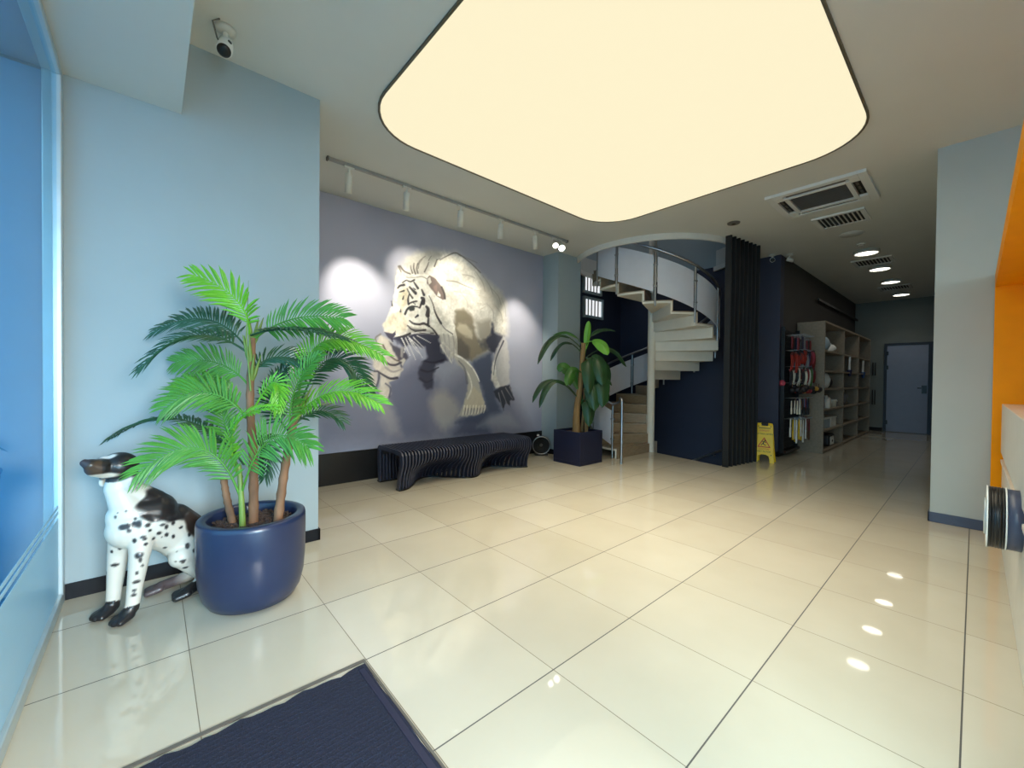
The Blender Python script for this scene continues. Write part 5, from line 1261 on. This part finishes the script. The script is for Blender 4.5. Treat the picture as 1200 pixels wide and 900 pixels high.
bottle(8.55, 1.30, .79, .065, .25, 'cream', 'cream bottle right of the middle of the fourth shelf, left bay', 'brown')
def tub(x, y, z, r, h, c, lab):
    t = thing('round_tub', lab, 'tub', (x, y, z), 'bottles and tubs on the oak shelves')
    o = MB(); o.lathe([(0, 0), (r * .9, 0), (r, h * .85)], (x, y, z), 24); o.build('body', CL[c], t)
    o = MB(); o.lathe([(r * 1.05, h * .85), (r * 1.05, h), (0, h)], (x, y, z), 24); o.build('lid', CL['white'], t)
tub(8.83, 1.28, .79, .085, .15, 'cream', 'low cream tub at the right of the fourth shelf, left bay')
tub(9.12, 1.30, .79, .07, .12, 'grey', 'small grey tub against the divider on the fourth shelf, left bay')
# middle bay, fourth shelf: a cluster of small packs
bag(9.50, YS, .79, .22, .28, .12, 'dark', 'black bag at the left of the fourth shelf, middle bay')
bag(9.86, YS, .79, .30, .28, .16, 'lilac', 'lilac bag in the fourth shelf of the middle bay')
bag(10.25, YS, .79, .34, .27, .16, 'grey', 'grey bag at the right of the fourth shelf, middle bay')
# boxes on the fifth shelf of the left bay
def crate(x0, x1, z, h, c, lab):
    t = thing('storage_box', lab, 'box', ((x0 + x1) / 2, 1.35, z), 'storage boxes on the oak shelves')
    o = MB(); o.box(x0, x1, 1.22, 1.50, z, z + h * .82); o.build('body', CL[c], t, bevel=.008)
    o = MB(); o.box(x0 - .01, x1 + .01, 1.21, 1.51, z + h * .82, z + h); o.build('lid', CL['white'], t, bevel=.006)
crate(7.78, 8.45, .415, .21, 'clear', 'long pale box with lid on the fifth shelf, left bay')
crate(8.50, 8.95, .415, .20, 'white', 'short white box with lid on the fifth shelf, left bay')
# bottom shelf: small black pet carrier with a white door
t = thing('pet_carrier', 'small black pet carrier with white front on the bottom shelf, left bay', 'pet carrier', (8.62, 1.34, .045))
mb = MB(); mb.box(8.42, 8.86, 1.22, 1.52, .045, .27); mb.build('shell', CL['dark'], t, bevel=.04, segs=3)
mb = MB(); mb.box(8.47, 8.74, 1.208, 1.222, .07, .235); mb.build('door', CL['white'], t, bevel=.012)
mb = MB(); mb.tube([(8.54, 1.37, .265), (8.55, 1.37, .315), (8.73, 1.37, .315), (8.74, 1.37, .265)], .012, 8); mb.build('handle', CL['dark'], t)
mb = MB(); mb.box(8.56, 8.60, 1.20, 1.209, .13, .17); mb.build('latch', CL['dark'], t)
def hanging_toy(x, z, c1, c2, lab):
    t = thing('feather_toy', lab, 'pet toy', (x, 1.20, z), 'wands hanging in the oak shelf bays')
    o = MB(); o.tube([(x, 1.19, z), (x, 1.185, z + .30)], .022, 8); o.build('wand', CL[c1], t)
    o = MB(); o.tube([(x, 1.185, z + .02), (x + .01, 1.18, z - .12)], [.05, .02], 8); o.build('tuft', CL[c2], t)
    o = MB(); o.tube([(x, 1.185, z + .30), (x, 1.19, z + .34)], .004, 6); o.build('loop', CL['dark'], t)
hanging_toy(9.95, 1.53, 'white', 'navy', 'white wand toy with dark tuft in the middle bay')
hanging_toy(11.55, 1.51, 'white', 'blue', 'white wand toy with blue tuft in the far bay')

# bar on the dark wall over the shelves, pulls by the door
t = thing('wall_bar', 'long thin black bar fixed high on the dark wall over the shelves', 'wall rail', (11, 1.56, 2.97))
mb = MB(); mb.box(8.93, 13.15, 1.53, 1.555, 2.95, 3.0); mb.build('rail', M['black'], t)
mb = MB()
for x in (9.2, 11.0, 12.9): mb.box(x, x + .03, 1.555, 1.6, 2.955, 2.995)
mb.build('bracket', M['black'], t)
def pull(z0, z1, lab):
    t = thing('mounted_door_pull', lab, 'handle', (13.17, 1.18, z0), 'black pulls on the far wall')
    for y in (1.155, 1.205):
        mb = MB(); mb.tube([(13.2, y, z0 + .03), (13.15, y, z0 + .03), (13.15, y, z1 - .03), (13.2, y, z1 - .03)], .011, 8); mb.build('bar', M['black'], t)
pull(1.45, 1.84, 'upper pair of upright black pulls on the far wall left of the grey door')
pull(.67, 1.11, 'lower pair of upright black pulls on the far wall left of the grey door')

# ------------------------------------------------------------------ ceiling fittings
ac = thing('ceiling_air_conditioner', 'square white four-way air conditioner cassette in the ceiling', 'air conditioner', (4.50, .60, H - .03))
def fr4(mb, x0, x1, y0, y1, w, z0, z1):
    mb.box(x0, x1, y0, y0 + w, z0, z1); mb.box(x0, x1, y1 - w, y1, z0, z1); mb.box(x0, x0 + w, y0 + w, y1 - w, z0, z1); mb.box(x1 - w, x1, y0 + w, y1 - w, z0, z1)
a0, a1, b0, b1 = 4.055, 4.945, .145, 1.055
mb = MB(); fr4(mb, a0, a1, b0, b1, .075, H - .035, H - .001)
fr4(mb, 4.205, 4.795, .295, .905, .045, H - .038, H - .001)
for x in (a0 + .075, 4.745): mb.box(x, x + .13, b0 + .075, .30, H - .035, H - .001); mb.box(x, x + .13, .90, b1 - .075, H - .035, H - .001)
mb.build('fascia', M['white_gloss'], ac, bevel=.004)
mb = MB(); mb.box(a0 + .05, a1 - .05, b0 + .05, b1 - .05, H - .008, H - .002); mb.build('cavity', M['vent_dark'], ac)
mb = MB()
for i in range(12): mb.box(4.26 + i * .041, 4.265 + i * .041, .345, .855, H - .03, H - .012)
mb.build('intake_grille', M['vent_grey'], ac)
for (x0, x1, y0, y1) in ((4.148, 4.19, .33, .87), (4.81, 4.852, .33, .87)):
    mb = MB(); mb.box(x0, x1, y0, y1, H - .026, H - .02); mb.build('louvre', M['vent_grey'], ac)
for y0 in (.235, .925):
    mb = MB()
    for i in range(3): mb.box(4.30 + i * .14, 4.40 + i * .14, y0 + .012, y0 + .034, H - .026, H - .02)
    mb.build('louvre', M['vent_grey'], ac)
def vent(x, y, s, lab, group='square ceiling vents'):
    t = thing('ceiling_vent', lab, 'vent', (x, y, H - .02), group)
    mb = MB(); fr4(mb, -s / 2, s / 2, -s / 2, s / 2, .05, -.004, .019); mb.build('frame', M['white_gloss'], t, local=True, bevel=.003)
    mb = MB(); mb.box(-s / 2 + .03, s / 2 - .03, -s / 2 + .03, s / 2 - .03, .010, .018); mb.build('duct', M['vent_dark'], t, local=True)
    mb = MB(); n = 9
    for i in range(n):
        yy = -s / 2 + .06 + (s - .12) * (i + .5) / n
        mb.obox((0, yy, .004), (1, 0, 0), (0, .8, .6), (0, -.6, .8), s / 2 - .05, .016, .002)
    mb.build('slats', M['lamp_white'], t, local=True)
vent(5.49, .59, .54, 'square slatted vent right behind the ceiling air conditioner')
vent(8.28, .62, .54, 'square slatted vent between the first two downlights')
vent(11.25, .62, .54, 'square slatted vent between the last two downlights')
t = thing('ceiling_speaker', 'flat round pale speaker disc in the ceiling behind the nearest vent', 'speaker', (6.30, .61, H - .015))
mb = MB(); mb.lathe([(.15, .014), (.15, .002), (.143, -.002), (.132, 0), (.13, .008)], (0, 0, 0), 36, ring=True); mb.build('rim', M['lamp_white'], t, local=True)
mb = MB(); mb.lathe([(0, -.001), (.131, .001), (.131, .010), (0, .010)], (0, 0, 0), 36); mb.build('grille', M['ceiling'], t, local=True)
t = thing('smoke_detector', 'small pale smoke detector by the first corridor downlight', 'smoke detector', (6.95, .60, H - .04))
mb = MB(); mb.lathe([(0, .0), (.035, .002), (.045, .02), (.055, .024), (.055, .04), (0, .04)], (0, 0, 0), 24); mb.build('body', M['lamp_white'], t, local=True)
mb = MB(); mb.lathe([(.0445, .014), (.047, .014), (.047, .019), (.0445, .019)], (0, 0, 0), 24, ring=True); mb.build('sensor_band', M['vent_grey'], t, local=True)
t = thing('ceiling_sensor', 'small round dark sensor in the ceiling in front of the black fins', 'sensor', (4.62, 1.60, H - .02))
mb = MB(); mb.lathe([(0, .002), (.05, .0), (.075, .006), (.08, .02), (0, .02)], (0, 0, 0), 28); mb.build('body', M['vent_grey'], t, local=True)
mb = MB(); mb.lathe([(0, -.004), (.022, -.002), (.03, .002), (0, .003)], (0, 0, 0), 18); mb.build('lens', M['vent_dark'], t, local=True)
def camera_(name, lab, base, target, r, ln, drop):
    t = thing(name, lab, 'security camera', (base[0], base[1], base[2] - .1), 'white security cameras')
    b = Vector(base)
    mb = MB(); mb.lathe([(0, 0), (.055, 0), (.055, -.018), (.03, -.03), (0, -.03)], b, 24); mb.build('mount', M['lamp_white'], t)
    dv = Vector(target).normalized(); c = b + Vector((0, 0, -drop))
    mb = MB(); mb.tube([b + Vector((0, 0, -.02)), b + Vector((0, 0, -drop * .6)), c], .014, 10); mb.build('arm', M['lamp_white'], t)
    mb = MB(); mb.lathe([(0, 0), (r * .9, 0), (r, .01), (r, ln), (r * .9, ln)], c - dv * ln * .45, 24, dv); mb.build('housing', M['white_gloss'], t)
    mb = MB(); mb.lathe([(0, 0), (r * .88, 0), (r * .88, .006), (r * .5, .012), (0, .012)], c + dv * ln * .55, 24, dv); mb.build('lens', M['black'], t)
    return t, c, dv
t, c, dv = camera_('security_camera', 'white bullet security camera on the ceiling above the pale blue wall', (-.985, 2.50, H), (-.15, -.55, -.72), .042, .13, .11)
mb = MB(); sd = dv.cross(Vector((0, 0, 1))).normalized()
mb.lathe([(0, 0), (.012, 0), (.012, .004), (0, .004)], c + Vector((.018, -.037, .012)), 14, (.45, -.85, .3)); mb.lathe([(0, 0), (.007, 0), (.007, .004), (0, .004)], c + Vector((.002, -.042, -.018)), 12, (.1, -1, .0)); mb.build('sensor', M['black'], t)
mb = MB(); mb.tube([(-1.02, 2.44, H), (-1.055, 2.44, H - .03), (-1.03, 2.47, H - .10), (-.995, 2.51, H - .125)], .005, 6); mb.build('cable', M['vent_grey'], t)
camera_('security_camera', 'small white security camera at the corner of the navy wall, left of the pair', (6.58, 1.70, H), (-.9, -.3, -.3), .038, .10, .09)
camera_('security_camera', 'small white security camera at the corner of the dark wall, right of the pair', (6.78, 1.50, H), (.5, -.7, -.3), .034, .10, .09)

# ------------------------------------------------------------------ wall switches behind the palm
def plate(x, z, w, h, lab, name, cat):
    t = thing(name, lab, cat, (x, 2.795, z))
    mb = MB(); mb.box(x - w / 2, x + w / 2, 2.788, 2.8, z, z + h); mb.build('plate', M['white_gloss'], t, bevel=.003)
    mb = MB(); mb.box(x - w * .32, x + w * .32, 2.782, 2.788, z + h * .18, z + h * .82); mb.build('key', M['white_gloss'], t, bevel=.002)
plate(-.56, 1.30, .075, .10, 'white light switch on the pale blue wall behind the palm fronds', 'light_switch', 'switch')
plate(-.50, 1.415, .11, .09, 'white thermostat just above the light switch behind the palm fronds', 'thermostat', 'thermostat')

# ------------------------------------------------------------------ round black gadget by the pier
t = thing('round_black_fan', 'round black drum with a silver rim on the floor by the pier', 'fan', (3.60, 4.22, 0))
ax = Vector((-.62, -.78, 0)).normalized(); cc = Vector((3.62, 4.24, .17))
mb = MB(); mb.lathe([(0, -.07), (.12, -.07), (.155, -.03), (.16, .03), (.150, .055), (.13, .05), (.10, .03), (0, .022)], cc, 40, ax); mb.build('drum', M['black_matt'], t)
mb = MB(); mb.lathe([(.138, .050), (.140, .066), (.152, .066), (.156, .050)], cc, 40, ax, ring=True); mb.build('rim', M['steel'], t)
mb = MB(); mb.lathe([(0, .022), (.03, .022), (.026, .036), (0, .042)], cc, 20, ax); mb.build('hub', M['vent_grey'], t)
sdv = Vector((-ax.y, ax.x, 0))
mb = MB(); mb.obox(cc + Vector((0, 0, -.158)), sdv, ax, (0, 0, 1), .11, .07, .012); mb.build('base', M['black'], t, bevel=.004)
mb = MB(); mb.obox(cc + Vector((0, 0, .165)) - sdv * .05, sdv, ax, (0, 0, 1), .022, .02, .014); mb.build('knob', M['steel'], t, bevel=.004)

# ------------------------------------------------------------------ entrance mat
mx0, mx1, my0, my1 = -1.62, -.622, -1.3, 1.165
pts = [(mx1, my0)] + [(mx1 + .003 * math.sin(i * 1.9), my0 + (my1 - my0) * i / 24) for i in range(1, 25)]
pts += [(mx1 + (mx0 - mx1) * i / 28, my1 + .012 * math.sin(i * 1.55) * math.sin(i * .6) - .006) for i in range(1, 29)] + [(mx0, my0)]
t = thing('entrance_mat', 'dark navy ribbed entrance mat lying in front on the cream tiles', 'door mat', ((mx0 + mx1) / 2, 0, 0))
mb = MB(); mb.prism(pts, (0, 0, .001), (1, 0, 0), (0, 1, 0), (0, 0, 1), .010)
n = 110
for i in range(n):
    y = my0 + .02 + (my1 - my0 - .06) * i / (n - 1)
    if y > -.9: mb.tube([(mx0 + .03, y, .0082), (mx1 - .04, y, .0082)], .0045, 5, caps=False)
mb.build('pile', M['carpet'], t)
mb = MB(); mb.box(mx1 - .035, mx1 - .012, my0 + .01, my1 - .03, .010, .0135); mb.build('rubber_edge', M['pot2'], t)
mb = MB(); mb.box(-1.70, -.606, 1.188, 1.206, 0, .004); mb.box(-.616, -.606, -1.4, 1.188, 0, .004); struct(mb.build('trim_4', M['vent_grey']))

# ------------------------------------------------------------------ orange portal, reception desk and the round fitting
t = thing('orange_portal', 'bright orange box-shaped surround against the pale right-hand wall', 'alcove', (2.3, -1.3, 0))
mb = MB(); mb.box(4.0, 4.085, -1.9, -.712, 0, 2.10); mb.build('side_panel', M['orange'], t)
mb = MB(); mb.box(-.4, 4.085, -1.9, -.712, 2.10, 2.22); mb.build('canopy', M['orange'], t)
mb = MB(); mb.box(-.4, 4.085, -1.98, -1.9, 0, 2.22); mb.build('back_panel', M['orange'], t)
mb = MB(); mb.box(-.4, -.32, -1.9, -1.0, 0, 2.10); mb.build('side_panel', M['orange'], t)
t = thing('reception_desk', 'white reception desk with an orange strip in front of the orange surround', 'reception desk', (1.6, -1.1, 0))
mb = MB(); mb.box(-.1, 3.88, -1.4, -.768, .0, .64); mb.build('front', M['white_gloss'], t, bevel=.004)
mb = MB(); mb.box(-.1, 3.89, -1.4, -.760, .64, .665); mb.build('ledge', M['white_gloss'], t, bevel=.003)
mb = MB(); mb.box(-.1, 3.86, -1.38, -.80, .665, .725); mb.build('accent_strip', M['orange'], t)
mb = MB(); mb.box(-.1, 3.86, -1.4, -.760, .725, 1.12); mb.build('upper_panel', M['white_gloss'], t, bevel=.004)
t = thing('round_drum_fitting', 'round black and grey drum with white rims sticking out of the white desk', 'drum', (1.70, -.70, .64))
c = Vector((1.70, -.775, .645)); ax = (0, 1, 0)
mb = MB(); mb.lathe([(0, 0), (.140, 0), (.140, .055), (0, .055)], c, 48, ax); mb.build('inner_band', M['skirting_blue'], t)
mb = MB(); mb.lathe([(0, .058), (.142, .058), (.142, .112), (0, .112)], c, 48, ax)
for i in range(5): mb.lathe([(.1415, .064 + i * .01), (.1438, .064 + i * .01), (.1438, .069 + i * .01), (.1415, .069 + i * .01)], c, 48, ax, ring=True)
mb.build('outer_band', M['black'], t)
for i, (y, r) in enumerate(((.0, .147), (.0545, .146), (.112, .147))):
    mb = MB(); mb.lathe([(r - .012, y), (r, y), (r, y + .005), (r - .012, y + .005)], c, 48, ax, ring=True); mb.build('rim', M['white_gloss'], t)
mb = MB(); mb.lathe([(0, .117), (.09, .117), (.085, .124), (0, .124)], c, 36, ax); mb.build('face_disc', M['alu'], t)

SC.view_settings.view_transform = 'Standard'; SC.view_settings.look = 'None'; SC.view_settings.exposure = 0.0; SC.view_settings.gamma = 1.0
SC.view_settings.use_curve_mapping = False
SC.cycles.max_bounces = 10; SC.cycles.diffuse_bounces = 6; SC.cycles.transparent_max_bounces = 16
SC.cycles.sample_clamp_indirect = 6.0; SC.cycles.use_denoising = True
SC.cycles.caustics_reflective = False; SC.cycles.caustics_refractive = False
